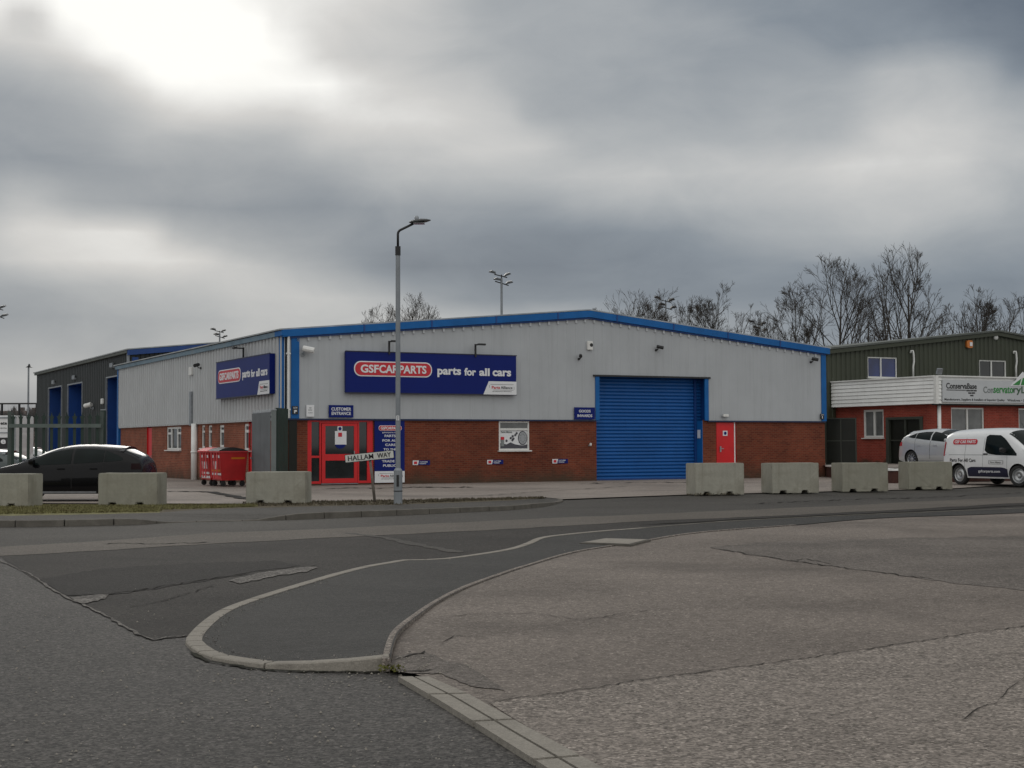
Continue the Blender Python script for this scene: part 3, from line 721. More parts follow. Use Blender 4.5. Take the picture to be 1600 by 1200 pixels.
def window(par, xf, u0, u1, z0, z1, y=.06, glassm='glass', fm='white', ver=(), hor=(), fw=.055, sill=True, sillm=None, label=None, name='window'):
    mb = MB(); mb.box(u0 + .01, u1 - .01, y + .03, y + .05, z0 + .01, z1 - .01)
    p = mb.build(name, M_[glassm], par, xf)
    if label: p['label'] = label
    f = MB(); f.box(u0, u0 + fw, y - .02, y + .06, z0, z1); f.box(u1 - fw, u1, y - .02, y + .06, z0, z1)
    f.box(u0 + fw, u1 - fw, y - .019, y + .06, z0, z0 + fw); f.box(u0 + fw, u1 - fw, y - .019, y + .06, z1 - fw, z1)
    for v in ver: x = u0 + (u1 - u0) * v; f.box(x - fw * .6, x + fw * .6, y - .022, y + .06, z0 + fw * .9, z1 - fw * .9)
    for (va, vb_, h) in hor:
        xa = u0 + (u1 - u0) * va; xb = u0 + (u1 - u0) * vb_; z = z0 + (z1 - z0) * h
        f.box(xa + fw * .55, xb - fw * .55, y - .018, y + .055, z - fw * .55, z + fw * .55)
    f.build('frame', M_[fm], p, xf)
    if sill:
        s_ = MB(); s_.box(u0 - .06, u1 + .06, y - .15, y + .02, z0 - .05, z0 - .003); s_.build('sill', M_[sillm or fm], p, xf)
    return p
# ------------------------------------------------------------------ warehouse with grey cladding
TH = R(27.7)
PL = Vector(((447 - 800) / FPX * 53.5, 53.5, 0))
F1 = Fr(PL, TH); S1 = Fr(PL, TH - PI / 2)
LEN = F1.u(1289)
zb = 2.49
ez = F1.px(447, 515)[1]; az_u, az_z = F1.px(918, 486); er = F1.px(1292, 544)[1]
def rt(u):
    return ez + (az_z - ez) * u / az_u if u < az_u else az_z + (er - az_z) * (u - az_u) / (LEN - az_u)
print('B1', LEN, ez, az_u, az_z, er)
DEP = -S1.u(186)
print('DEP', DEP)
B1 = empty('warehouse', PL, TH, 'grey clad warehouse with blue trim, red brick base and blue roller shutter', 'warehouse')
uf = F1.u
ZT = zb + .05
ent = (uf(480.5), uf(583), 0.0, ZT); win = (uf(779.5), uf(827), F1.px(800, 703.5)[1], ZT)
shu = (uf(932), uf(1098), 0.0, ZT); rdo = (uf(1119), uf(1150.5), 0.0, ZT)
shc = (uf(930), uf(1105), zb, F1.px(1000, 589)[1])
wall(0, LEN, 0, lambda u: zb + .03, [ent, win, shu, rdo]).build('brick_wall', M_['brick'], B1, fixn=False)
rtw = lambda u: rt(u) - .1
rtw.apex = az_u
f_ = wall(0.0, LEN, zb, rtw, [shc], prof=(.90, .92, .98, 1.0), pitch=.42, depth=.005, y=-.05)
f_.build('cladding', M_['clad'], B1, fixn=False)
mb = MB(); k = 1
while k * .42 < LEN - .3:      # rib ends showing under the verge trim
    u = k * .42 - .02; z = rt(u) - .26; mb.box(u - .04, u + .04, -.10, -.055, z - .20, z + .05); k += 1
mb.build('rib_ends', surf('pale_rib_ends', (.5, .52, .54), .5, .1, 3), B1)
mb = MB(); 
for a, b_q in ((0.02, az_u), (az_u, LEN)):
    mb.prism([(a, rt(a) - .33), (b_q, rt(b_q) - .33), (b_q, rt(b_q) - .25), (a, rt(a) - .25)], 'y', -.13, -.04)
mb.build('verge_shadow_strip', M_['blue_dark'], B1)  # deep blue strip paints the shade under the verge trim
# side walls (u runs backwards from the corner)
def sw(px_): return S1.u(px_)
sdoors = [(sw(229.6), sw(237.2)), (sw(300.5), sw(306.5)), (sw(388.5), sw(393.5))]
swin = [(260, 283, 667, 703), (314.6, 320, 664.5, 700), (325, 331, 664.5, 700), (342.5, 350, 664, 699), (381, 390.5, 662, 704)]
sh = []
for a, b, t, bt in swin:
    sh.append((sw(a), sw(b), S1.px((a + b) / 2, bt)[1], min(zb - .03, S1.px((a + b) / 2, t)[1])))
for a, b in sdoors: sh.append((a, b, 0.0, zb - .06))
wall(-DEP, 0, 0, lambda u: zb + .03, sh).build('brick_wall', M_['brick_side'], B1, XS, fixn=False)
wall(-DEP, 0, zb, lambda u: ez - .12, [], prof=(.0, .10, .5, .60), pitch=.40, depth=.07, y=-.05).build('cladding', M_['clad_side'], B1, XS, fixn=False)
mb = MB(); mb.add([(LEN, 0, 0), (LEN, DEP, 0), (LEN, DEP, er - .1), (LEN, 0, er - .1)], [(0, 1, 2, 3)])
mb.add([(0, DEP, 0), (LEN, DEP, 0), (LEN, DEP, er - .1), (az_u, DEP, az_z - .1), (0, DEP, ez - .1)], [(0, 1, 2, 3, 4)])
mb.build('rear_wall', M_['clad_side'], B1)
# closure plates so no light leaks, and base trims
mb = MB(); mb.box(0.03, uf(930) - .0, -.085, .0, zb - .06, zb - .002); mb.box(uf(1105), LEN + .02, -.085, .0, zb - .06, zb - .002); mb.build('drip_trim', surf('shaded_drip_trim', (.006, .016, .06), .5, .1, 2), B1)  # front trim colour darkened to paint in the shade below the cladding
mb = MB(); mb.box(-DEP, -.02, -.10, .0, zb - .05, zb - .002); mb.build('drip_trim', M_['clad_side'], B1, XS)
mb = MB(); mb.box(uf(453.6), uf(466), -.10, -.045, zb - .002, rt(.3) - .2); mb.build('corner_trim', M_['blue'], B1)
mb = MB(); mb.box(LEN - .22, LEN + .03, -.10, .1, zb - .002, rt(LEN) - .15); mb.build('corner_trim', M_['blue'], B1)
mb = MB(); mb.box(-.50, -.10, -.11, -.045, zb - .2, ez - .2); mb.build('corner_trim', M_['blue'], B1, XS)
mb = MB(); mb.box(-DEP - .02, -DEP + .35, -.12, -.0, 0, ez - .2); mb.build('corner_trim', M_['blue'], B1, XS)
mb = MB(); mb.tube([(.04, -.13, zb + .02), (.04, -.13, ez - .25)], .045, 10); mb.box(-.03, .11, -.17, -.05, ez - .9, ez - .85); mb.box(-.03, .11, -.17, -.05, zb + .3, zb + .35); mb.build('drainpipe', M_['white'], B1, smooth=False)
# gable fascia, roof sheet, gutter
th = .26
def fasc(y0, y1, e):
    P = [(-.18, rt(-.0) - .02), (az_u, az_z), (LEN + .18, er - .02)]
    mb = MB()
    for (a, b) in ((P[0], P[1]), (P[1], P[2])):
        mb.prism([(a[0], a[1] - th), (b[0], b[1] - th), (b[0], b[1]), (a[0], a[1])], 'y', y0, y1)
    return mb
mbx = fasc(-.20, .05, 0)
mbx.build('fascia', M_['blue'], B1)
mb = MB()
for k in range(1, 9):   # fascia joint cleats
    u = LEN * k / 9 + .2; z = rt(u); mb.box(u - .03, u + .03, -.215, -.1, z - th - .01, z + .008)
mb.build('fascia_joint', M_['blue_dark'], B1)
mb = MB()
for (a, b) in (((-.3, rt(0) - .03), (az_u, az_z + .02)), ((az_u, az_z + .02), (LEN + .3, er - .03))):
    mb.prism([(a[0], a[1]), (b[0], b[1]), (b[0], b[1] + .05), (a[0], a[1] + .05)], 'y', -.14, DEP + .15)
mb.build('roof', M_['roofgrey'], B1)
g = MB(); g.prism([(-.0, ez - .22), (-.2, ez - .22), (-.24, ez - .05), (-.21, ez - .05), (-.17, ez - .19), (-.02, ez - .19)], 'y', -.15, DEP + .1); g.build('gutter', surf('weathered_blue_gutter', (.20, .30, .38), .6, .25, 1.2, stain=.5, sts=1.2, stc=(.22, .23, .22)), B1)
g = MB(); g.box(-.245, -.0, -.21, .6, ez - .23, ez - .045); g.build('gutter_end', M_['blue'], B1)
# grey drainpipe mid side wall
mb = MB(); u = sw(303.5); zt_ = S1.px(303.5, 612)[1]; mb.box(u - .14, u + .14, -.2, -.09, zb - .1, zt_); mb.build('drainpipe', M_['galv'], B1, XS)
u = sw(308); mb = MB(); mb.tube([(u, -.12, .03), (u, -.12, zb - .02)], .14, 10); mb.tube([(u, -.12, 1.2), (u, -.12, 1.28)], .16, 10); mb.build('drainpipe', M_['white_pl'], B1, XS, smooth=True)
# side doors and windows
for i, (a, b) in enumerate(sdoors):
    recess(a, b, 0, zb - .06, 0, .09).build('door_reveal', M_['red'], B1, XS, fixn=False)
    mb = MB(); mb.box(a + .05, b - .05, .05, .1, .02, zb - .1); d = mb.build('door', M_['red'], B1, XS)
    mb = MB(); mb.box(b - .22, b - .1, .0, .03, 1.0, 1.05); mb.build('handle', M_['galv'], d, XS)
for i, (h, (a, b, t, bt)) in enumerate(zip(sh, swin)):
    recess(h[0], h[1], h[2], h[3], 0, .12).build('window_reveal', M_['brick_side'], B1, XS, fixn=False)
    if i == 0: window(B1, XS, *h, ver=(.3, .7), hor=((0, .3, .72), (.7, 1, .72)), fw=.09)
    else: window(B1, XS, *h, hor=((0, 1, .72),), fw=.10 if i > 2 else .08)
# front window with advert behind glass
recess(win[0], win[1], win[2], zb - .06, 0, .12).build('window_reveal', M_['brick'], B1, fixn=False)
wd = window(B1, None, win[0], win[1], win[2], zb - .06, hor=((0, 1, .72),), glassm='white_sign', y=.03, fw=.065)
wu0, wu1, wz0 = win[0], win[1], win[2]; ww = wu1 - wu0; wh = (zb - .06 - wz0)
mb = MB(); mb.box(wu0 + .07, wu1 - .07, .045, .058, wz0 + .76 * wh, wz0 + wh - .06); mb.build('pane', M_['glassgrey'], wd)
mb = MB(); r = random.Random(2)
mb.prism([(wu0 + .07, wz0 + .07), (wu1 - .07, wz0 + .07), (wu1 - .07, wz0 + .2 * wh), (wu0 + .8 * ww, wz0 + .16 * wh), (wu0 + .55 * ww, wz0 + .2 * wh), (wu0 + .4 * ww, wz0 + .27 * wh), (wu0 + .27 * ww, wz0 + .2 * wh), (wu0 + .07, wz0 + .25 * wh)], 'y', .044, .059)
mb.prism([(wu0 + ww * (.80 + .15 * math.cos(t * PI / 12)), wz0 + wh * (.42 + .24 * math.sin(t * PI / 12))) for t in range(24)], 'y', .0455, .058)
for k in range(7): a = r.uniform(.25, .62); c = r.uniform(.3, .6); mb.prism([(wu0 + ww * a + .05 * math.cos(t), wz0 + wh * c + .05 * math.sin(t)) for t in (0, 1, 2, 3, 4, 5)], 'y', .046, .058)
mb.build('advert', flat('advert_dark', (.06, .06, .075), .5), wd)
mb = MB(); mb.prism([(wu0 + ww * (.80 + .13 * math.cos(t * PI / 12)), wz0 + wh * (.42 + .21 * math.sin(t * PI / 12))) for t in range(24)], 'y', .040, .0445); mb.build('advert_disc', flat('disc_grey', (.35, .36, .38), .3, .5), wd)
mb = MB()
for t in range(10): a = t * PI / 5; mb.prism([(wu0 + ww * (.80 + .08 * math.cos(a)) + .025 * math.cos(s), wz0 + wh * (.42 + .14 * math.sin(a)) + .03 * math.sin(s)) for s in (0, 1.2, 2.5, 3.8, 5)], 'y', .037, .0395)
letters(mb, 'Parts Alliance', wu0 + .09 * ww, wu0 + .45 * ww, wz0 + .6 * wh, wz0 + .655 * wh, .05)
mb.build('advert_print', M_['greytxt'], wd)
mb = MB(); mb.box(wu0 + .08 * ww, wu0 + .19 * ww, .038, .0435, wz0 + .36 * wh, wz0 + .46 * wh); mb.build('advert_can', M_['red_sign'], wd)
mb = MB(); mb.box(wu0 + .085 * ww, wu0 + .185 * ww, .037, .0432, wz0 + .14 * wh, wz0 + .355 * wh); mb.build('advert_can', M_['greytxt'], wd)
# roller shutter
SD = .5
zc = shc[3]
mb = MB(); k = 0; z = .03; 
while z < zc - .02:
    z2 = min(z + .145, zc); mb.add([(shu[0] - .02, SD, z), (shc[1] + .0, SD, z), (shc[1] + .0, SD - .055, z + .05), (shu[0] - .02, SD - .055, z + .05), (shc[1], SD - .05, z + .115), (shu[0] - .02, SD - .05, z + .115), (shc[1], SD, z2), (shu[0] - .02, SD, z2)], [(0, 1, 2, 3), (3, 2, 4, 5), (5, 4, 6, 7)]); z = z2
rs = mb.build('roller_shutter', M_['shutter'], B1, fixn=False)
mb = MB(); mb.box(shu[0], shu[1], SD - .06, SD - .02, .005, .10); mb.build('bottom_rail', M_['blue_dark'], rs)
rv = MB()
rv.add([(shu[0], 0, 0), (shu[0], SD, 0), (shu[0], SD, zb), (shu[0], 0, zb)], [(0, 1, 2, 3)])
rv.build('reveal', M_['brick'], B1, fixn=False)
rv = MB(); rv.box(shu[1] - .03, shu[1] - .003, .0, SD, 0, zb); rv.build('reveal', M_['blue'], B1)
nu, nz_ = F1.px(1093, 679, 0); rv = MB(); rv.box(shu[1] - .045, shu[1] - .031, .12, .32, 1.75, 2.1); rv.build('shutter_notice', M_['white_sign'], B1)
rv = MB(); rv.box(shu[1] - .14, shu[1] - .031, SD - .12, SD - .03, 0, zc - .01); rv.build('shutter_guide', M_['blue_dark'], B1)
rv = recess(shc[0], shc[1], zb, zc, -.05, SD, sill=False); rv.build('shutter_reveal', M_['blue_dark'], B1, fixn=False)
mb = MB(); mb.box(shc[0] - .02, shc[0] + .16, -.1, -.03, zb - .002, zc); mb.box(shc[1] - .16, shc[1] + .03, -.1, -.03, zb - .002, zc); mb.build('shutter_jamb', M_['blue'], B1)
mb = MB(); mb.box(shc[0] - .12, shc[1] + .12, -.13, -.04, zc - .02, zc + .05); mb.build('shutter_lintel', M_['black'], B1)
# red fire door on the front
recess(rdo[0], rdo[1], 0, zb - .05, 0, .08).build('door_reveal', M_['red'], B1, fixn=False)
mb = MB(); mb.box(rdo[0] + .04, rdo[1] - .1, .03, .09, .02, zb - .08); dr = mb.build('door', M_['red'], B1, label if False else None)
mb = MB(); mb.box(rdo[1] - .1, rdo[1] - .06, -.005, .09, 0, zb - .05); mb.build('door_frame', M_['white_pl'], dr)
hu, hzz = F1.px(1126, 701); mb = MB(); mb.box(hu - .05, hu + .16, -.02, .0, hzz - .015, hzz + .015); mb.box(hu - .03, hu + .03, -.012, .03, hzz - .14, hzz + .1); mb.build('handle', M_['galv'], dr)
a0, b0 = F1.px(1130, 681); a1, b1 = F1.px(1137, 673); mb = MB(); mb.box(a0, a1, .015, .029, b0, b1); mb.build('door_notice', M_['white_sign'], dr)
mb = MB(); c0 = ((a0 + a1) / 2, (b0 + b1) / 2); mb.prism([(c0[0] + .07 * math.cos(t * PI / 8), c0[1] + .07 * math.sin(t * PI / 8)) for t in range(16)], 'y', .01, .0148); mb.build('notice_symbol', M_['navy'], dr)
# entrance screen
e0, e1 = ent[0], ent[1]; eb = .0
recess(e0, e1, 0, zb, 0, .12, sill=False).build('entrance_reveal', M_['brick'], B1, fixn=False)
d0, d1, s0, s1 = uf(502), uf(559.5), uf(487), uf(574); zt2 = zb - .06
es = MB()
for a, b in ((e0, s0), (uf(499.5), d0), (d1, uf(561.5)), (s1, e1)): es.box(a, b, .02, .10, .10, zt2)
es.box(s0, uf(499.5), .021, .10, zt2 - .06, zt2); es.box(uf(561.5), s1, .021, .10, zt2 - .06, zt2); es.box(d0, d1, .019, .10, zt2 - .11, zt2)
zm = F1.px(490, 713.8)[1]
es.box(s0, uf(499.5), .021, .10, zm - .04, zm + .04); es.box(s0, uf(499.5), .021, .10, .1, .19); es.box(uf(561.5), s1, .021, .10, .1, .19)
scr = es.build('entrance_screen', M_['red'], B1)
for a, b in ((s0, uf(499.5)), (uf(561.5), s1)):
    mb = MB(); mb.box(a, b, .06, .07, .15, zt2 - .05); mb.build('sidelight', M_['glass'], scr)
mb = MB(); mb.box(e0, e1, .03, .1, 0, .10); mb.build('threshold', M_['brick'], B1)
mb = MB(); mb.box(d0, d1, -.02, .03, .075, .10); mb.build('door_sill', M_['galv'], B1)
dm = MB(); dz0, dz1 = .115, zt2 - .12; sw_ = .16; zmid0, zmid1 = F1.px(530, 719.5)[1], F1.px(530, 709.5)[1]
dm.box(d0 + .02, d0 + sw_, .0, .05, dz0, dz1); dm.box(d1 - sw_, d1 - .02, .0, .05, dz0, dz1); dm.box(d0 + sw_, d1 - sw_, .001, .05, dz0, dz0 + .17); dm.box(d0 + sw_, d1 - sw_, .001, .05, dz1 - .09, dz1); dm.box(d0 + sw_, d1 - sw_, .001, .05, zmid0, zmid1)
dd = dm.build('door', M_['red'], B1); dd['label'] = 'red framed glazed entrance door'
mb = MB(); mb.box(d0 + sw_, d1 - sw_, .02, .03, dz0 + .1, dz1 - .05); mb.build('pane', M_['glass'], dd)
mb = MB(); mb.box(uf(523.5), uf(541.5), .008, .018, F1.px(530, 695)[1], F1.px(530, 673.5)[1]); mb.box(uf(527.5), uf(535), .008, .018, F1.px(530, 673.3)[1], F1.px(530, 666)[1]); mb.build('door_notice', M_['white_sign'], dd)
mb = MB(); mb.box(uf(528.5), uf(534.5), .003, .0078, F1.px(530, 682.5)[1], F1.px(530, 676)[1]); mb.build('notice_emblem', M_['red_sign'], dd)
mb = MB(); c0 = (uf(531.2), F1.px(530, 669.8)[1]); mb.prism([(c0[0] + .065 * math.cos(t * PI / 8), c0[1] + .065 * math.sin(t * PI / 8)) for t in range(16)], 'y', .003, .0078)
mb.prism([(uf(532) + .2 * math.cos(t * PI / 10), F1.px(530, 694.6)[1] - .15 * math.sin(t * PI / 10)) for t in range(11)], 'y', .005, .0155); mb.build('notice_symbol', M_['navy'], dd)
mb = MB(); mb.box(uf(552.5), uf(553.5), -.06, -.0, .95, 1.3); mb.build('handle', M_['galv'], dd)
mb = MB(); mb.box(uf(451), uf(463.5), -.04, -.005, .0, zb - .07); mb.build('side_panel', M_['gategreen'], B1)
# ------------------------------------------------------------------ charcoal unit beyond, blue doors
G2 = DEP + 3.2
B2o = PL + F1.Y * G2 + F1.X * F1.u(203.5, G2)
print('B2o', F1.u(203.5, G2))
F2 = Fr(B2o, TH); S2 = Fr(B2o, TH - PI / 2)
D2 = -S2.u(57.5); h2 = S2.px(203.5, 547)[1]; print('B2', D2, h2)
B2 = empty('industrial_unit', B2o, TH, 'charcoal clad industrial unit with tall blue loading doors beyond the steel fence', 'warehouse')
def s2(x): return S2.u(x)
dholes = [(s2(76.5), s2(96.7), 0, S2.px(86, 606)[1]), (s2(106.5), s2(129), 0, S2.px(118, 600.5)[1]), (s2(167), s2(186), 0, S2.px(175, 590)[1])]
W2, A2, R2 = 22.0, 11.0, 1.15
rt2 = lambda u: h2 - .05 + R2 * (1 - abs(u - A2) / A2)
rt2.apex = A2
wall(-D2, 0, 0, lambda u: h2 - .05, dholes, prof=(0, .1, .5, .6), pitch=.5, depth=.05).build('cladding', M_['charcoal'], B2, XS, fixn=False)
wall(0, W2, 0, rt2, [], prof=(0, .1, .5, .6), pitch=.5, depth=.05).build('cladding', M_['charcoal'], B2, fixn=False)
mb = MB(); mb.add([(W2, 0, 0), (W2, D2, 0), (W2, D2, h2), (W2, 0, h2)], [(0, 1, 2, 3)]); mb.add([(0, D2, 0), (W2, D2, 0), (W2, D2, h2), (A2, D2, h2 + R2 - .1), (0, D2, h2)], [(0, 1, 2, 3, 4)]); mb.build('rear_wall', M_['charcoal'], B2)
mb = MB()
for a, b in (((-.25, h2), (A2, h2 + R2)), ((A2, h2 + R2), (W2 + .25, h2))):
    mb.prism([(a[0], a[1]), (b[0], b[1]), (b[0], b[1] + .06), (a[0], a[1] + .06)], 'y', -.2, D2 + .3)
mb.build('roof', M_['roofgrey'], B2)
mb = MB()
for a, b in (((-.2, h2 - .02), (A2, h2 + R2 - .02)), ((A2, h2 + R2 - .02), (W2 + .2, h2 - .02))):
    mb.prism([(a[0], a[1] - .28), (b[0], b[1] - .28), (b[0], b[1]), (a[0], a[1])], 'y', -.24, -.0)
mb.box(.05, .38, -.15, -.06, 0, h2 - .4); mb.build('blue_trim', M_['blue_dark'], B2)
mb = MB(); mb.box(-D2, 0, -.22, 0, h2 - .16, h2 - .01); mb.build('gutter', M_['roofdark'], B2, XS)
mb = MB(); mb.box(-.18, -.02, -.18, -.06, 0, h2 - .2); mb.build('drainpipe', M_['galv'], B2, XS)
for i, h in enumerate(dholes):
    rec = .9
    recess(h[0], h[1], 0, h[3], 0, rec, sill=False).build('door_reveal', M_['blue_dark'], B2, XS, fixn=False)
    mb = MB(); z = 0
    while z < h[3]:
        z2 = min(z + .3, h[3]); mb.add([(h[0], rec, z), (h[1], rec, z), (h[1], rec - .06, z + .15), (h[0], rec - .06, z + .15), (h[1], rec, z2), (h[0], rec, z2)], [(0, 1, 2, 3), (3, 2, 4, 5)]); z = z2
    mb.build('loading_door', M_['blue_dark'] if i != 1 else M_['shutter'], B2, XS, fixn=False)
    mb = MB(); mb.box(h[0] - .08, h[0], -.08, .02, 0, h[3] + .08); mb.box(h[1], h[1] + .08, -.08, .02, 0, h[3] + .08); mb.box(h[0], h[1], -.079, .02, h[3], h[3] + .08)
    mb.build('door_frame', M_['galv'], B2, XS)
# ------------------------------------------------------------------ green unit on the terrace
TZ = .55
B3o = Vector((15.4, 72.0, TZ))
F3 = Fr(B3o, TH)
B3 = empty('green_unit', B3o, TH, 'dark green clad unit with bright brick entrance block and white canopy band', 'warehouse')
e3 = F3.px(1293, 547)[1]; a3u, a3z = F3.px(1556, 518.5); L3 = a3u * 2
rt3 = lambda u: (e3 + (a3z - e3) * u / a3u) if u < a3u else (a3z - (a3z - e3) * (u - a3u) / a3u)
rt3.apex = a3u
print('B3', e3, a3u, a3z)
def w3(x0, x1, y0, y1):
    u0, z1 = F3.px(x0, (y0)); u1, _ = F3.px(x1, y0); z0 = F3.px((x0 + x1) / 2, y1)[1]; z1 = F3.px((x0 + x1) / 2, y0)[1]
    return (u0, u1, z0, z1)
uw = [w3(1354.5, 1400.5, 558, 590.5), w3(1529, 1571, 563, 591)]
wall(-.1, L3, 0, rt3, uw, prof=(0, .12, .5, .62), pitch=.3, depth=.045).build('cladding', M_['olive'], B3, fixn=False)
wall(-22, 0, 0, lambda u: e3, [], prof=(0, .12, .5, .62), pitch=.3, depth=.045).build('cladding', M_['olive'], B3, Matrix.Translation((-.1, 0, 0)) @ XS, fixn=False)
mb = MB(); mb.add([(L3, 0, 0), (L3, 22, 0), (L3, 22, e3), (L3, 0, e3)], [(0, 1, 2, 3)]); mb.add([(-.1, 22, 0), (L3, 22, 0), (L3, 22, e3), (a3u, 22, a3z - .1), (-.1, 22, e3)], [(0, 1, 2, 3, 4)]); mb.build('rear_wall', M_['olive'], B3)
mb = MB()
for a, b in (((-.35, e3), (a3u, a3z + .02)), ((a3u, a3z + .02), (L3 + .35, e3))):
    mb.prism([(a[0], a[1] - .02), (b[0], b[1] - .02), (b[0], b[1] + .07), (a[0], a[1] + .07)], 'y', -.25, 22.2)
mb.build('roof', M_['roofdark'], B3)
mb = MB()
for a, b in (((-.3, e3 - .03), (a3u, a3z - .01)), ((a3u, a3z - .01), (L3 + .3, e3 - .03))):
    mb.prism([(a[0], a[1] - .2), (b[0], b[1] - .2), (b[0], b[1]), (a[0], a[1])], 'y', -.19, -.0)
mb.build('verge_trim', M_['olive'], B3)
for i, h in enumerate(uw):
    recess(*h, -.05, .1).build('window_reveal', M_['olive'], B3, fixn=False)
    window(B3, None, *h, glassm='glassblue' if i == 0 else 'glass', ver=(.46,), y=.0, fw=.06, sill=True, label='upper window with blue tinted panes' if i == 0 else None)
# entrance block projecting forward
EX, EY = .56, -6.87
E3 = Fr(F3.W(EX, EY, 0), TH); SE = Fr(E3.o, TH - PI / 2)
XF = Matrix.Translation((EX, EY, 0)); XSE = XF @ XS
bt3 = E3.px(1460, 631)[1]; tp3 = E3.px(1460, 588.5)[1]; print('canopy', bt3, tp3)
swn = (SE.u(1349.3), SE.u(1381), SE.px(1365, 684)[1], SE.px(1365, 640)[1])
sdr = (SE.u(1387), SE.u(1441), 0, SE.px(1412, 653.5)[1])
wall(EY, 0, 0, lambda u: bt3 + .1, [swn, sdr]).build('brick_wall', M_['brick2'], B3, XSE, fixn=False)
fw1 = (E3.u(1487), E3.u(1538.5), .35, E3.px(1512, 637)[1]); fw2 = (E3.u(1592.5), E3.u(1650), .35, fw1[3])
wall(0, 18, 0, lambda u: bt3 + .1, [fw1, fw2]).build('brick_wall', M_['brick2'], B3, XF, fixn=False)
recess(*swn, 0, .12).build('window_reveal', M_['brick2'], B3, XSE, fixn=False)
window(B3, XSE, *swn, ver=(.52,), glassm='glassgrey', fw=.1)
for q_ in (fw1, fw2):
    recess(*q_, 0, .12).build('window_reveal', M_['brick2'], B3, XF, fixn=False); window(B3, XF, *q_, ver=(.5,), glassm='glassgrey', fw=.07)
recess(*sdr, 0, .15, sill=False).build('door_reveal', M_['dark'], B3, XSE, fixn=False)
mb = MB(); mb.box(sdr[0], sdr[1], .1, .14, .02, sdr[3]); dq = mb.build('shop_door', M_['gategreen'], B3, XSE)
mb = MB(); mb.box(sdr[0] - .08, sdr[0] + .12, -.04, .1, 0, sdr[3] + .06); mb.box(sdr[1] - .12, sdr[1] + .08, -.04, .1, 0, sdr[3] + .06); mb.box(sdr[0] + .12, sdr[1] - .12, -.039, .1, sdr[3] - .06, sdr[3] + .06)
mm = (sdr[0] + sdr[1]) / 2; mb.box(mm - .05, mm + .05, .03, .1, 0, sdr[3] - .06); mb.box(sdr[0] + .12, mm - .05, .04, .1, sdr[3] * .5, sdr[3] * .5 + .06); mb.box(mm + .05, sdr[1] - .12, .04, .1, sdr[3] * .5, sdr[3] * .5 + .06)
mb.build('door_frame', surf('door_frame_green', (.045, .05, .04), .4), dq, XSE)
# canopy band: planks on the side, board on the front
cb_ = MB(); n = 7; ch = (tp3 - bt3)
for k in range(n):
    z0_ = bt3 + ch * k / n; cb_.prism([(-.30, z0_), (-.33, z0_ + .01), (-.30, z0_ + ch / n - .012), (-.27, z0_ + ch / n - .012)], 'x', EY - .15 + .2, .3)
    pass
cb_.build('canopy_boards', M_['white_pl'], B3, XSE)
mb = MB(); mb.box(EY + .05, .27, -.27, .3, bt3 + .002, tp3 - .01); mb.box(0.005, 18, -.27, .6, bt3 + .004, tp3 - .02, None); 
mb2 = MB(); mb2.box(EY + .05, .27, -.268, .3, bt3 + .002, tp3 - .01); mb2.build('canopy_core', M_['white_pl'], B3, XSE)
mb2 = MB(); mb2.box(.3, 18, -.268, .3, bt3 + .004, tp3 - .014); mb2.build('canopy_core', M_['white_pl'], B3, XF)
cf = MB()
for k in range(n):
    z0_ = bt3 + ch * k / n; cf.prism([(-.30, z0_), (-.33, z0_ + .01), (-.30, z0_ + ch / n - .012), (-.27, z0_ + ch / n - .012)], 'x', -.2, E3.u(1472.5, -.33))
cf.build('canopy_boards', M_['white_pl'], B3, XF)
mb = MB(); mb.box(-.36, -.2, -.36, -.2, bt3 - .01, tp3 + .03); mb.build('canopy_corner', M_['white'], B3, XF)
mb = MB(); mb.box(-.2, 18, -.38, -.2, tp3 - .01, tp3 + .05); mb.build('canopy_capping', M_['white'], B3, XF)
mb = MB(); mb.box(EY + .05, .2, -.38, -.2, tp3 - .01, tp3 + .05); mb.build('canopy_capping', M_['white'], B3, XSE)
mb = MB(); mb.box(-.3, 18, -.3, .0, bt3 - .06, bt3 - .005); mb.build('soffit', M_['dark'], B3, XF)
mb = MB(); mb.add([(0, 0, tp3 + .01), (18, 0, tp3 + .01), (18, -EY, tp3 + .01), (0, -EY, tp3 + .01)], [(0, 1, 2, 3)]); mb.build('flat_roof', M_['roofdark'], B3, XF)
mb = MB(); u = E3.u(1466); mb.tube([(u, -.09, 0), (u, -.09, bt3)], .085, 10); mb.build('drainpipe', M_['white'], B3, XF, smooth=True)
# flue pipes on the green wall
for (px_, yt) in ((1423, 549), (1583.5, 550)):
    u, z1 = F3.px(px_, yt); z0 = F3.px(px_, 592)[1]
    mb = MB(); mb.tube([(u - .12, -.12, z1 - .1), (u - .1, -.14, z1 + .02), (u, -.16, z1 + .02), (u + .04, -.16, z1 - .15), (u + .06, -.16, z1 - .5), (u, -.16, z1 - .8), (u, -.16, z0)], .05, 8); mb.build('flue_pipe', M_['white'], B3, smooth=True)
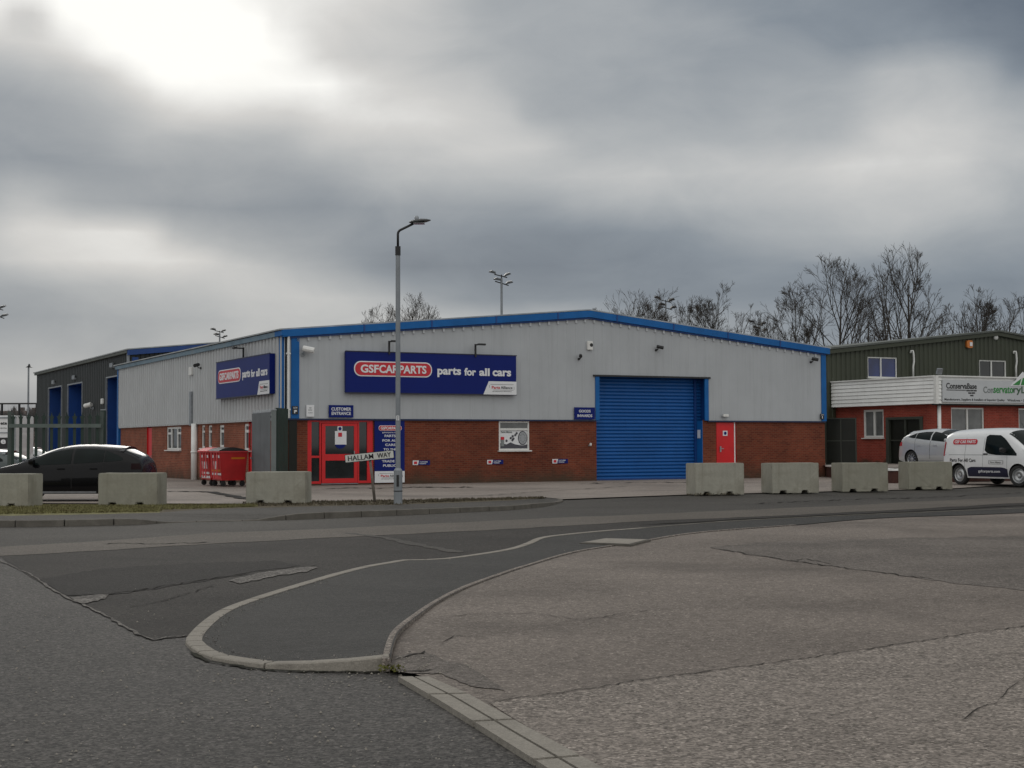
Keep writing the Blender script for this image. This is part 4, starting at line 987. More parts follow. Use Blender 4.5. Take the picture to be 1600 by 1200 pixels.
# terrace and its retaining wall
A0 = Vector((13.75, 64.6, 0)); A1 = Vector((13.95, 54.2, 0)); A2_ = A1 + F1.X * 22
mb = MB(); back = A0 + F1.Y * 40; tr = A2_ + F1.Y * 50
for z in (TZ,):
    pts = [A0 + Vector((.15, 0, z)), A1 + Vector((.15, .15, z)), A2_ + Vector((0, .15, z)), tr + Vector((0, 0, z)), back + Vector((0, 0, z))]
    mb.add(pts, [(0, 1, 2, 3, 4)])
st('terrace', mb, M_['yard'], 'raised paved terrace in front of the green unit')
rw = empty('retaining_wall', A1, 0, 'low dark brick retaining wall with white coping edging the raised terrace', 'wall')
mb = MB(); cp = MB()
for a, b in ((A0, A1), (A1, A2_)):
    d = (b - a); L_ = d.length; ang = math.atan2(d.y, d.x); m = Matrix.Translation(a - A1) @ Matrix.Rotation(ang, 4, 'Z')
    mb.box(0, L_, -.0, .22, 0, TZ - .06, m); cp.box(-.03, L_ + .03, -.04, .26, TZ - .058, TZ + .012, m)
mb.build('brickwork', surf('dark_wall_brick', (.06, .022, .016), .9, .3, 3), rw); cp.build('coping', M_['white_pl'], rw)
# ------------------------------------------------------------------ signs
def sgn(name, F, u, z, label, cat='sign', y=0.0, group=None):
    return empty(name, F.W(u, y, z), F.ang, label, cat, group)
def logo_pill(par, u0, u1, z0, z1, y, name='logo'):
    h = z1 - z0
    mb = MB(); mb.prism(rrect(u0, u1, z0, z1, h * .46), 'y', y - .012, y); a = mb.build(name, M_['white_sign'], par)
    mb = MB(); g = h * .075; mb.prism(rrect(u0 + g, u1 - g, z0 + g, z1 - g, h * .40), 'y', y - .02, y - .0125); mb.build('logo_field', M_['red_sign'], a)
    mb = MB(); w_ = u1 - u0
    letters(mb, 'GSF', u0 + w_ * .08, u0 + w_ * .31, z0 + h * .23, z0 + h * .77, y - .0205, .03, .01)
    letters(mb, 'CAR', u0 + w_ * .315, u0 + w_ * .565, z0 + h * .23, z0 + h * .77, y - .0205, .03, .01)
    letters(mb, 'PARTS', u0 + w_ * .57, u0 + w_ * .925, z0 + h * .23, z0 + h * .77, y - .0205, .03, .01)
    mb.build('lettering', M_['white_sign'], a)
def bracket(par, u0, u1, z0, z1, y, tagline=True):
    """small outlined partner logo: open rounded outline with two coloured words"""
    w_ = u1 - u0; h = z1 - z0; mb = MB(); t = h * .035
    mb.box(u0 + .05 * w_, u1 - .02 * w_, y - .004, y, z1 - t, z1); mb.box(u0, u0 + t, y - .004, y, z0 + h * .55, z1 - h * .12)
    mb.box(u1 - t, u1, y - .004, y, z0 + h * .3, z1 - h * .3); mb.box(u0 + .15 * w_, u1 - .03 * w_, y - .004, y, z0 + h * .22, z0 + h * .22 + t)
    letters(mb, 'Alliance', u0 + .46 * w_, u0 + .93 * w_, z0 + h * .38, z0 + h * .78, y - .001, .01, .004)
    if tagline: letters(mb, 'the automotive aftermarket', u0 + .12 * w_, u0 + .9 * w_, z0 + 0, z0 + h * .12, y - .001, 0, .004)
    mb.build('partner_lettering', M_['blacktxt'], par)
    mb = MB(); letters(mb, 'Parts', u0 + .10 * w_, u0 + .43 * w_, z0 + h * .38, z0 + h * .78, y - .001, .02, .004); mb.build('partner_lettering', M_['red_sign'], par)
def main_board(F, c, label, y0, thick, name='signboard'):
    (ux0, uz0), (ux1, uz1) = c; u0 = ux0; W_ = ux1 - ux0; H_ = uz1 - uz0
    s = sgn(name, F, u0, uz0, label, 'sign', y0)
    mb = MB(); mb.box(0, W_, -thick, 0, 0, H_); mb.build('board', M_['navy'], s, bevel=.01)
    mb = MB(); mb.box(-.02, W_ + .02, -thick - .012, -thick + .03, H_ - .02, H_ + .02); mb.box(-.02, W_ + .02, -thick - .012, -thick + .03, -.02, .02); mb.build('edge_trim', surf('navy_edge', (.006, .008, .04), .4), s)
    y = -thick - .002
    logo_pill(s, W_ * .045, W_ * .49, H_ * .40, H_ * .77, y)
    mb = MB(); letters(mb, 'parts', W_ * .522, W_ * .662, H_ * .415, H_ * .66, y, .034, .01); letters(mb, 'for', W_ * .682, W_ * .752, H_ * .465, H_ * .66, y, .034, .01)
    letters(mb, 'all', W_ * .772, W_ * .835, H_ * .465, H_ * .66, y, .034, .01); letters(mb, 'cars', W_ * .853, W_ * .967, H_ * .465, H_ * .615, y, .034, .01); mb.build('lettering', M_['white_sign'], s)
    mb = MB(); mb.prism([(W_ * .797, .0), (W_ * 1.0, .0), (W_ * 1.0, H_ * .335), (W_ * .83, H_ * .335)], 'y', y - .012, y); pp = mb.build('partner_panel', M_['white_sign'], s)
    bracket(pp, W_ * .832, W_ * .985, H_ * .07, H_ * .26, y - .013)
    return s
tl = F1.px(540, 548, -.2); br_ = F1.px(806.4, 617, -.2)
main_board(F1, ((tl[0], br_[1]), (br_[0], F1.px(540, 548.5, -.2)[1])), 'long navy signboard with red pill logo on the gable front above the entrance', -.085, .14)
tl = S1.px(340.4, 567, -.25); tr_ = S1.px(424, 552, -.25); bb = S1.px(424, 615, -.25)
main_board(S1, ((tl[0], bb[1]), (tr_[0], tr_[1])), 'navy signboard with red pill logo on the ribbed side wall', -.1, .22)
def plate(F, x0, x1, y0, y1, name, label, mat, lines, tm='white_sign', cat='sign', thick=.03, y=0.0, bold=.02, group=None):
    u0, zt_ = F.px(x0, y0, y); u1 = F.px(x1, y0, y)[0]; zb_ = F.px((x0 + x1) / 2, y1, y)[1]; zt_ = F.px((x0 + x1) / 2, y0, y)[1]
    s = sgn(name, F, u0, zb_, label, cat, y, group); W_ = u1 - u0; H_ = zt_ - zb_
    mb = MB(); mb.box(0, W_, -thick, 0, 0, H_); mb.build('board', M_[mat], s)
    mb = MB()
    for (t, a, b, c, d) in lines: letters(mb, t, W_ * a, W_ * b, H_ * c, H_ * d, -thick - .001, bold, .006)
    if lines: mb.build('lettering', M_[tm], s)
    return s, W_, H_
plate(F1, 513.5, 551.8, 633, 652.3, 'entrance_sign', 'small navy sign over the red glazed door naming the customer entrance', 'navy', [('CUSTOMER', .10, .90, .55, .81), ('ENTRANCE', .11, .89, .20, .46)], y=-.09)
plate(F1, 897, 929, 636.5, 655.5, 'goods_sign', 'small navy sign left of the roller shutter naming goods inwards', 'navy', [('GOODS', .22, .78, .58, .80), ('INWARDS', .14, .86, .20, .42)], y=-.09)
s, W_, H_ = plate(F1, 478.5, 490.5, 632.7, 651, 'wall_notice', 'small white notice on grey cladding left of the customer entrance sign', 'white_sign', [('NO', .35, .65, .7, .8), ('ENTRY', .25, .75, .52, .6), ('24 HOUR', .2, .8, .3, .36)], 'greytxt', y=-.09)
s, W_, H_ = plate(F1, 456.5, 465.5, 634.5, 647, 'camera_notice', 'black security notice on the blue corner trim at the left of the gable', 'blacktxt', [('CCTV', .15, .85, .68, .88)], y=-.11)
mb = MB(); mb.box(.06, W_ * .75, -.04, -.031, H_ * .3, H_ * .5); mb.box(W_ * .3, W_ * .45, -.04, -.0312, H_ * .1, H_ * .3); mb.build('camera_symbol', M_['white_sign'], s)
plate(F1, 1281.5, 1287, 646.5, 655, 'camera_notice', 'small black and white notice on the blue trim at the right end of the gable', 'blacktxt', [('CCTV', .15, .85, .68, .88), ('!', .35, .6, .1, .55)], y=-.11)
s, W_, H_ = plate(F1, 584.8, 631.4, 657.5, 754, 'banner_board', 'tall navy banner board on brick behind the street lamp, white foot panel', 'navy',
    [('PARTS', .33, .70, .735, .775), ('FOR ALL', .26, .79, .662, .70), ('CARS', .35, .69, .592, .63), ('TO THE', .29, .74, .52, .555), ('TRADE &', .24, .79, .327, .365), ('PUBLIC', .28, .72, .255, .295), ('FOR', .38, .62, .405, .443)], y=-.01, thick=.04)
mb = MB(); mb.box(0.0, W_, -.046, -.0405, 0, H_ * .185); pn = mb.build('foot_panel', M_['white_sign'], s)
bracket(pn, W_ * .12, W_ * .93, H_ * .055, H_ * .15, -.047)
logo_pill(s, W_ * .13, W_ * .90, H_ * .838, H_ * .925, -.0405)
mb = MB(); letters(mb, 'gsfcarparts.com', W_ * .25, W_ * .78, H_ * .795, H_ * .822, -.041, .01, .006); mb.build('web_lettering', M_['white_sign'], s)
for (x0, x1, y0, y1, lb) in ((644.5, 671.5, 719.5, 726.5, 'small parking sign on brick beside the tall navy banner'), (760.8, 786, 718.5, 725.2, 'small parking sign on brick under the window with the advert'), (862.7, 887, 717.2, 724, 'small parking sign on brick nearest the roller shutter')):
    s, W_, H_ = plate(F1, x0, x1, y0, y1, 'parking_sign', lb, 'navy', [('CUSTOMER', .40, .86, .56, .80), ('PARKING', .40, .76, .18, .42)], y=0, thick=.02, group='small parking signs on the brick front')
    mb = MB(); mb.prism([(0, 0), (W_ * .3, 0), (W_ * .36, H_), (0, H_)], 'y', -.026, -.0205); e_ = mb.build('emblem_panel', M_['white_sign'], s)
    mb = MB(); mb.box(W_ * .07, W_ * .25, -.032, -.0265, H_ * .2, H_ * .8); mb.build('emblem', M_['red_sign'], e_)
# ------------------------------------------------------------------ small wall fittings
def floodlight(F, px_, yt, yb, label, y=-.08):
    u, zt_ = F.px(px_, yt, y); zb_ = F.px(px_, yb, y)[1]
    s = sgn('sign_light', F, u, zb_, label, 'light', y, 'black lights on arms above the signboards')
    H_ = zt_ - zb_; mb = MB(); mb.box(-.03, .03, -.19, -.13, -.05, H_); mb.box(-.03, .03, -.13, 0, -.02, .03); mb.box(-.03, .03, -.5, -.18, H_ - .06, H_ - .01); mb.build('arm', M_['black'], s)
    mb = MB(); mb.box(-.08, .24, -.60, -.48, H_ - .07, H_ - .0); mb.build('lamp_head', M_['black'], s, bevel=.01)
floodlight(F1, 605.5, 533, 552, 'black arm light above the left half of the long signboard')
floodlight(F1, 740, 538, 556, 'black arm light above the right half of the long signboard')
floodlight(S1, 386.5, 543, 562, 'black arm light above the side wall signboard', -.1)
def camera(F, px_, py_, label, y, yaw=0, col='white', big=1.0, grp='small cameras and lights on the grey gable', name='security_camera', cat='camera'):
    u, z = F.px(px_, py_, y); s = sgn(name, F, u, z, label, cat, y, grp)
    mt = Matrix.Rotation(yaw, 4, 'Z') @ Matrix.Rotation(R(12), 4, 'X')
    mb = MB(); mb.tube([mt @ Vector((0, .04, 0)), mt @ Vector((0, -.28 * big, 0))], .085 * big, 10)
    mb.build('body', M_[col], s, Matrix.Translation((0, -.16, 0)))
    mb = MB(); mb.tube([(0, 0, -.16 * big), (0, -.14, -.15 * big), (0, -.2, -.02)], .025 * big, 6); mb.tube([(0, .01, -.16 * big), (0, -.05, -.16 * big)], .06 * big, 8); mb.build('bracket', M_['black'] if col == 'black' else M_['galv'], s)
camera(F1, 473, 545, 'white bullet camera on a bracket at the left end of the gable', -.05, R(60), 'white', 1.35)
camera(F1, 904, 556, 'small dark camera below the white alarm box', -.05, R(-30), 'black', .8)
camera(F1, 1024.5, 542, 'dark twin headed camera high above the roller shutter', -.05, R(70), 'black', .85)
camera(F1, 1266.5, 561, 'small dark camera at the right end of the gable', -.05, R(35), 'black', .85)
camera(S1, 315, 570, 'small dark camera high in the middle of the ribbed side wall', -.1, R(40), 'black', .9)
def alarm(F, px_, py_, label, y, w_=.26, h=.36, disc=True):
    u, z = F.px(px_, py_, y); s = sgn('alarm_box', F, u, z - h / 2, label, 'alarm box', y)
    mb = MB(); mb.prism([(-w_ / 2, 0), (w_ / 2, 0), (w_ / 2, h), (-w_ / 2, h)], 'y', -.1, 0); mb.build('case', M_['white'], s, bevel=.02)
    if disc: mb = MB(); mb.prism([(.05 + .075 * math.cos(t * PI / 8), h * .55 + .075 * math.sin(t * PI / 8)) for t in range(16)], 'y', -.108, -.101); mb.build('lens', M_['black'], s)
alarm(F1, 920.5, 540, 'white alarm box with black lens near the gable peak', -.05)
alarm(S1, 300, 580, 'slim white alarm box on the ribbed side wall', -.09, .45, .36, False)
alarm(S2, 161, 627, 'slim white alarm box on the charcoal wall beside the near blue door', -.05, .5, .32, False)
def bulkhead(F, px_, py_, label, y, w_, h, name='wall_light', mat='white'):
    u, z = F.px(px_, py_, y); s = sgn(name, F, u, z - h / 2, label, 'light', y)
    mb = MB(); mb.box(-w_ / 2, w_ / 2, -.05, 0, 0, h * .4); mb.build('base', M_['galv'], s)
    mb = MB(); mb.prism([(-w_ / 2 + .02, h * .1), (w_ / 2 - .02, h * .1), (w_ / 2 - .02, h), (-w_ / 2 + .02, h)], 'y', -.13, -.0505); mb.build('lens', M_[mat], s, bevel=.015)
bulkhead(F1, 1132, 649.5, 'white rectangular light above the red fire door', -.09, .32, .13)
for px_, py_, lb in ((85, 597.5, 'dark lamp over the far blue loading door'), (117, 590, 'dark lamp over the middle blue loading door'), (176.5, 571, 'dark lamp over the near blue loading door')):
    bulkhead(S2, px_, py_, lb, -.06, .8, .28, 'door_lamp', 'galv')
camera(S2, 146, 632, 'white bullet camera on the charcoal wall beside the near blue door', -.1, R(-50), 'white', 1.6, None)
bulkhead(F1, 921, 694.5, 'tiny white box fixed to the brick beside the roller shutter', 0, .12, .12, 'socket_box')
u, z = F3.px(1512, 538); s = sgn('bell_box', F3, u, z - .2, 'orange and white bell box under the green gable peak', 'alarm box', -.05); mb = MB(); mb.prism(rrect(-.2, .2, 0, .4, .1), 'y', -.12, 0); mb.build('case', M_['orange'], s); mb = MB(); mb.box(-.02, .15, -.14, -.12, .1, .3); mb.build('lens', M_['white_sign'], s)
u, z = F3.px(1554.5, 527); s = sgn('round_light', F3, u, z - .14, 'round white wall light at the green gable peak', 'light', -.05); mb = MB(); mb.lathe([(0, .1), (.1, .09), (.15, .04), (.15, 0)], 16, Matrix.Translation((0, -.0, .14)) @ Matrix.Rotation(R(90), 4, 'X')); mb.build('lens', M_['white'], s, smooth=True); mb = MB(); mb.box(-.1, .1, -.02, 0, .02, .26); mb.build('base', M_['galv'], s)
u, z = E3.px(1465, 587.5, -.2); s = sgn('canopy_floodlight', E3, u, z, 'small silver floodlight on the corner of the white canopy', 'light', -.2)
mb = MB(); mb.box(-.13, .17, -.06, .02, .1, .36, Matrix.Rotation(R(20), 4, 'X')); mb.build('lamp_head', M_['galv'], s); mb = MB(); mb.tube([(0, 0, 0), (0, 0, .12)], .025, 6); mb.build('bracket', M_['black'], s)
# ------------------------------------------------------------------ sign board of the green unit
u0, zz0 = E3.px(1472.5, 628, -.34); zt_ = E3.px(1472.5, 593, -.34)[1]
s = sgn('shop_sign', E3, u0, zz0, 'long pale sign on the white canopy with black and green lettering', 'sign', -.34)
SW_ = 9.5; SH_ = zt_ - zz0
mb = MB(); mb.box(0, SW_, -.03, .02, 0, SH_); mb.build('board', surf('pale_sign', (.50, .52, .54), .4, .05, 1), s)
def e3(x, y):
    u, z = E3.px(x, y, -.375); return u - u0, z - zz0
mb = MB(); a = e3(1478.5, 607.2); b = e3(1526, 600); letters(mb, 'ConservaBase', a[0], b[0], a[1], b[1] + .03, -.031, .022, .008)
for (x0, x1, y0, y1) in ((1510, 1515.5, 609.3, 611.3), (1516.2, 1521, 609.3, 611.3), (1521.6, 1526, 609.5, 611.5), (1513, 1517.6, 613, 615.2), (1518.3, 1523.5, 613, 615.2), (1516, 1521, 617, 619)):
    a = e3(x0, y1); b = e3(x1, y0); mb.box(a[0], b[0], -.038, -.0305, a[1], b[1])
a = e3(1479, 609.8); b = e3(1509, 609.2); mb.box(a[0], b[0], -.036, -.0305, a[1], b[1])
a = e3(1476, 626.6); b = e3(1570, 623.4); letters(mb, 'Manufacturers, Suppliers & Installers of Superior Quality:', a[0], b[0], a[1], b[1], -.031, .012, .006)
a = e3(1574, 627.2); b = e3(1612, 624); letters(mb, 'Windows • Doors', a[0], b[0], a[1], b[1], -.031, .012, .006)
mb.build('lettering', M_['blacktxt'], s)
mb = MB(); a = e3(1536.5, 614); b = e3(1552, 604); letters(mb, 'Con', a[0], b[0], a[1] , b[1] , -.031, .02, .008); mb.build('lettering', M_['greytxt'], s)
mb = MB(); a = e3(1552.5, 614.2); b = e3(1583, 604.4); letters(mb, 'servato', a[0], b[0], a[1], b[1], -.031, .02, .008); mb.build('lettering', M_['green'], s)
mb = MB(); a = e3(1583.5, 617); b = e3(1595.5, 606.5); letters(mb, 'ry', a[0], b[0], a[1], b[1], -.031, .02, .008); a = e3(1596, 614.5); b = e3(1602, 604); letters(mb, 'L', a[0], b[0], a[1], b[1], -.031, .02, .008); mb.build('lettering', flat('deep_green', (.04, .10, .05), .5), s)
mb = MB(); P_ = [e3(1579, 603), e3(1598, 581), e3(1620, 603)]; mb.prism(P_, 'y', -.05, -.0305); tri = mb.build('triangle_panel', M_['white_sign'], s)
mb = MB(); mb.prism([e3(1582, 601.6), e3(1592.5, 601.8), e3(1595.6, 591.4)], 'y', -.058, -.0505); mb.prism([e3(1594.5, 601.8), e3(1612, 602), e3(1598, 590)], 'y', -.058, -.0505); mb.build('triangle_emblem', M_['green'], tri)
# ------------------------------------------------------------------ concrete blocks
def block(xa, ya, side, Wd, Ht, Dp, psi, label, seed):
    """xa, ya: photo point of the near bottom corner; side 'R' means it is the right front corner"""
    p = gz(xa, ya, .05 if xa < 900 else .03); p.z -= .005
    X = Vector((math.cos(psi), math.sin(psi), 0)); o = p - X * Wd if side == 'R' else p
    mb = MB(); a = Wd * .24; b = Wd * .70; n_ = .085; 
    pl = [(0, 0), (a - .11, 0), (a - .08, n_), (a + .08, n_), (a + .11, 0), (b - .11, 0), (b - .08, n_), (b + .08, n_), (b + .11, 0), (Wd, 0), (Wd, Ht), (0, Ht)]
    mb.prism(pl, 'y', 0, Dp)
    me = mb.mesh('concrete_block'); bm = bmesh.new(); bm.from_mesh(me)
    bmesh.ops.recalc_face_normals(bm, faces=bm.faces)
    es = [e for e in bm.edges if len(e.link_faces) == 2 and e.calc_face_angle(0) > 1.2]
    bmesh.ops.bevel(bm, geom=es, offset=.018, segments=2, affect='EDGES', clamp_overlap=True)
    bmesh.ops.triangulate(bm, faces=[f for f in bm.faces if len(f.verts) > 4])
    bmesh.ops.subdivide_edges(bm, edges=[e for e in bm.edges if e.calc_length() > .3], cuts=3, use_grid_fill=True)
    r = random.Random(seed)
    for v in bm.verts:
        v.co += Vector((r.uniform(-1, 1), r.uniform(-1, 1), r.uniform(-1, 1))) * .0035
        if v.co.z < .1 and r.random() < .4: v.co += Vector((0, .012 * r.random(), .008 * r.random()))
    bm.to_mesh(me); bm.free(); me.materials.append(M_['concrete'])
    bo = bpy.data.objects.new('concrete_block', me); C.objects.link(bo); bo.location = o; bo.rotation_euler = (0, 0, psi); tag(bo, label, 'concrete block', 'concrete blocks placed along the road edge')
block(45, 792.5, 'R', 1.5, .80, .8, R(-6), 'partly cropped concrete block at the left edge before the black hatchback bonnet', 1)
block(246, 790.5, 'R', 1.47, .80, .8, R(-3), 'concrete block in front of the tail of the black hatchback', 2)
block(478, 787, 'R', 1.52, .80, .75, R(-3), 'plain concrete block left of the street name plate, hiding the grey gate foot', 3)
block(1086, 773.5, 'L', 1.50, .92, .85, R(11), 'concrete block in front of the red fire door beside the roller shutter', 4)
block(1206, 771, 'L', 1.50, .90, .85, R(12), 'pale concrete block before the right end of the brick front', 5)
block(1315.5, 768.5, 'L', 1.50, .88, .85, R(9.5), 'concrete block in front of the green steel gate, second from the white van', 6)
block(1419, 765, 'L', 1.47, .88, .85, R(6), 'concrete block right behind the white van tail', 7)
# ------------------------------------------------------------------ street lamp
bp_ = gz(622, 787.5, .06)
s = empty('street_lamp', bp_, 0, 'tall grey steel street lamp with dark bent arm beside the street name plate', 'street lamp')
D_ = bp_.y; pxm = FPX / D_
def lz(y): return hz(622, y, D_) - bp_.z
mb = MB(); mb.tube([(0, 0, 0), (0, 0, lz(735)), (0, 0, lz(731))], [.105, .105, .06], 20); mb.tube([(0, 0, lz(731.5)), (0, 0, lz(398))], [.062, .056], 16); mb.build('column', M_['lamp'], s, smooth=False)
mb = MB(); mb.tube([(0, 0, lz(768)), (0, 0, lz(766.5))], .109, 20); mb.box(-.03, .03, -.115, -.1, lz(760), lz(742)); mb.tube([(0, 0, lz(399)), (0, 0, lz(385))], .068, 14); mb.build('collar', M_['black'], s)
bx_ = lambda x: (x - 622.5) / pxm
pts = [(0, 0, lz(385)), (0, 0, lz(366))]
for t in range(1, 6): a = t / 5 * R(62); pts.append((.12 * (1 - math.cos(a)), 0, lz(366) + .12 * math.sin(a)))
pts.append((bx_(647), 0, lz(349.5)))
mb = MB(); mb.tube(pts, .030, 10); mb.build('arm', M_['black'], s, smooth=True)
# lantern: flat tapering housing
mb = MB(); x0, x1 = bx_(640), bx_(674); zc_ = lz(346); n = 10; rings = []
pr = [(0, .03, .015), (.1, .09, .05), (.3, .15, .075), (.55, .17, .08), (.8, .12, .06), (1, .03, .02)]
vs = []; fs = []
for t, hw, hh in pr:
    x = x0 + (x1 - x0) * t; zz = zc_ + .05 * (t - .5)
    for k in range(12): a = 2 * PI * k / 12; vs.append((x, hw * math.cos(a), zz + (hh * .8 if math.sin(a) > 0 else hh * .55) * math.sin(a)))
for i in range(len(pr) - 1):
    for k in range(12): fs.append((i * 12 + k, i * 12 + (k + 1) % 12, (i + 1) * 12 + (k + 1) % 12, (i + 1) * 12 + k))
fs += [tuple(range(12)), tuple((len(pr) - 1) * 12 + k for k in range(12))]
mb.add(vs, fs); ln = mb.build('lantern', surf('lantern_grey', (.08, .085, .09), .4, .1, 3), s, Matrix.Rotation(R(-0), 4, 'Y'), smooth=True)
mb = MB(); mb.box(x0 + .12, x1 - .15, -.11, .11, zc_ - .065, zc_ - .045); mb.build('lens', M_['glassgrey'], ln)
mb = MB(); mb.lathe([(.05, 0), (.055, .05), (.04, .085), (0, .1)], 12, Matrix.Translation((bx_(652), 0, zc_ + .045))); mb.build('photocell', M_['galv'], ln, smooth=True)
mb = MB(); mb.box(-.035, .035, -.078, -.064, lz(657), lz(649.5)); mb.build('number_plate', M_['white_sign'], s)
mb = MB(); letters(mb, '4', -.015, .015, lz(653), lz(650.2), -.079, .01, .003); letters(mb, '7', -.015, .015, lz(656.6), lz(653.8), -.079, .01, .003); mb.build('number', M_['blacktxt'], s)
# ------------------------------------------------------------------ street name plate on its leaning post
nb = gz(586, 784.5, .05)
s = empty('street_name_sign', nb, R(0), 'tilted white street name plate on a single leaning post', 'sign')
dn_ = nb.y; kx = dn_ / FPX
def np_(x, y): return ((x - 586) * kx, hz(586, y, dn_) - nb.z)
tp = np_(577.5, 712); mb = MB(); mb.tube([(0, 0, -.05), (tp[0] * .5, 0, tp[1] * .5), (tp[0], 0, tp[1])], .036, 10); mb.build('post', surf('rusty_post', (.16, .14, .12), .7, .25, 6, stain=.5, sts=4, stc=(.08, .05, .035)), s, smooth=True)
c = np_(577.6, 713.2); m = Matrix.Translation((c[0], -.05, c[1])) @ Matrix.Rotation(R(-5.5), 4, 'Y')
w2, h2_ = .63, .105
mb = MB(); mb.prism(rrect(-w2, w2, -h2_, h2_, .02, 3), 'y', -.012, .012); pl_ = mb.build('plate', M_['blacktxt'], s, m)
mb = MB(); mb.prism(rrect(-w2 + .014, w2 - .014, -h2_ + .014, h2_ - .014, .014, 3), 'y', -.017, -.0125); mb.build('face', surf('white_plate', (.62, .63, .60), .45, .1, 6, stain=.25, sts=6, stc=(.4, .4, .36)), pl_, m)
mb = MB(); 
for sh_, yy_ in ((-.003, -.0175), (.003, -.0185)):
    letters(mb, 'HALLAM', -w2 + .08 + sh_, .10 + sh_, -h2_ + .042, h2_ - .042, yy_, .004, .004); letters(mb, 'WAY', .20 + sh_, w2 - .08 + sh_, -h2_ + .042, h2_ - .042, yy_, .004, .004)
mb.build('lettering', M_['blacktxt'], pl_, m)
mb = MB(); mb.box(c[0] - .05, c[0] + .05, -.035, .05, c[1] - .09, c[1] + .06); mb.build('clamp', M_['galv'], s)
# ------------------------------------------------------------------ palisade fence, gates
def palisade(A, B, H_, n, label, top='trident', posts=True, name='palisade_fence', cat='fence'):
    d = B - A; L_ = d.length; ang = math.atan2(d.y, d.x)
    s = empty(name, A, ang, label, cat)
    mb = MB()
    for k in range(n):
        x = L_ * (k + .5) / n; w_ = .042
        prof = [(x - w_, .08), (x + w_, .08), (x + w_, H_ - .22), (x + w_ * 1.8, H_ - .12), (x + w_ * .8, H_ - .13), (x, H_), (x - w_ * .8, H_ - .13), (x - w_ * 1.8, H_ - .12), (x - w_, H_ - .22)]
        mb.prism(prof, 'y', -.012, .0)
    mb.build('pales', M_['dgreen'] if posts else M_['galv'], s)
    mb = MB(); mb.box(0, L_, -.07, -.0125, H_ - .46, H_ - .35); mb.box(0, L_, -.07, -.0125, .35, .41); mb.build('rail', surf('faded_green_rail', (.10, .125, .115), .55, .15, 3), s)
    for x in (0, L_ / 2, L_) if L_ > 3.2 else (0, L_):
        mb = MB(); mb.box(x - .05, x + .05, .05, .16, 0, H_ + .02); mb.build('post', surf('fence_post', (.06, .08, .072), .5, .15, 3), s)
    return s
pa = gd(14, 43.0, .04); pb = gd(158, 43.5, .04)
palisade(pa, pb, hz(80, 643.5, 43) - .04, 12, 'dark green steel palisade gate behind the black hatchback')
# dark post at its right end
q_ = gd(161.5, 44.2, .04); s = empty('gate_post', q_, 0, 'stout steel gate post at the right end of the palisade gate', 'post')
mb = MB(); mb.box(-.06, .06, -.06, .06, 0, hz(160, 643, 44)); mb.build('shaft', M_['dgreen'], s); mb = MB(); mb.box(-.075, .075, -.075, .075, hz(160, 643, 44), hz(160, 641.5, 44)); mb.build('cap', M_['galv'], s)
# sheeted grey gate leaf
ga = gd(394, 53.2, .04); gb = gd(423.5, 50.8, .04); d = gb - ga; L_ = d.length
s = empty('steel_gate', ga, math.atan2(d.y, d.x), 'grey sheeted steel gate leaf with spiked top standing by the building corner', 'gate')
Hg = hz(408, 647, 52)
wall(.0, L_, .12, lambda u: Hg, [], prof=(0, .2, .5, .7), pitch=.16, depth=.02).build('sheeting', surf('weathered_steel_grey', (.13, .14, .15), .5, .15, 1.5, streak=.3), s, fixn=False)
mb = MB(); n = 14
for k in range(n): x = L_ * (k + .5) / n; mb.prism([(x - .04, Hg - .05), (x + .04, Hg - .05), (x + .04, Hg + .02), (x, Hg + .12), (x - .04, Hg + .02)], 'y', .0, .02)
mb.build('spikes', M_['galv'], s)
mb = MB(); mb.box(0, L_, .02, .07, Hg - .2, Hg - .12); mb.box(0, L_, .02, .07, .12, .2); mb.box(0, .06, .02, .07, .2, Hg - .2); mb.box(L_ - .06, L_, .02, .07, .2, Hg - .2); mb.build('frame', M_['galv'], s)
q_ = gd(428, 50.6, .04); s = empty('gate_post', q_, 0, 'square grey steel post hinging the sheeted gate', 'post'); mb = MB(); mb.box(-.085, .085, -.085, .085, 0, hz(428, 643, 50.6)); mb.build('shaft', surf('grey_gate_post', (.15, .17, .17), .5, .1, 2), s)
mb = MB(); mb.box(-.1, .1, -.1, .1, hz(428, 643, 50.6) + .0005, hz(428, 642.2, 50.6) + .02); mb.build('cap', M_['galv'], s)
ga = gd(433, 50.6, .04); gb = gd(449.5, 51.9, .04); d = gb - ga; L_ = d.length; Hg = hz(440, 639.5, 51)
s = empty('steel_gate', ga, math.atan2(d.y, d.x), 'narrow dark green steel gate leaf against the blue building corner', 'gate')
wall(.0, L_, .1, lambda u: Hg, [], prof=(0, .2, .5, .7), pitch=.16, depth=.02).build('sheeting', M_['dgreen'], s, fixn=False)
mb = MB(); mb.box(0, L_, .01, .06, Hg - .08, Hg); mb.box(0, .06, .01, .06, .1, Hg - .08); mb.box(L_ - .06, L_, .01, .06, .1, Hg - .08); mb.build('frame', M_['dgreen'], s)
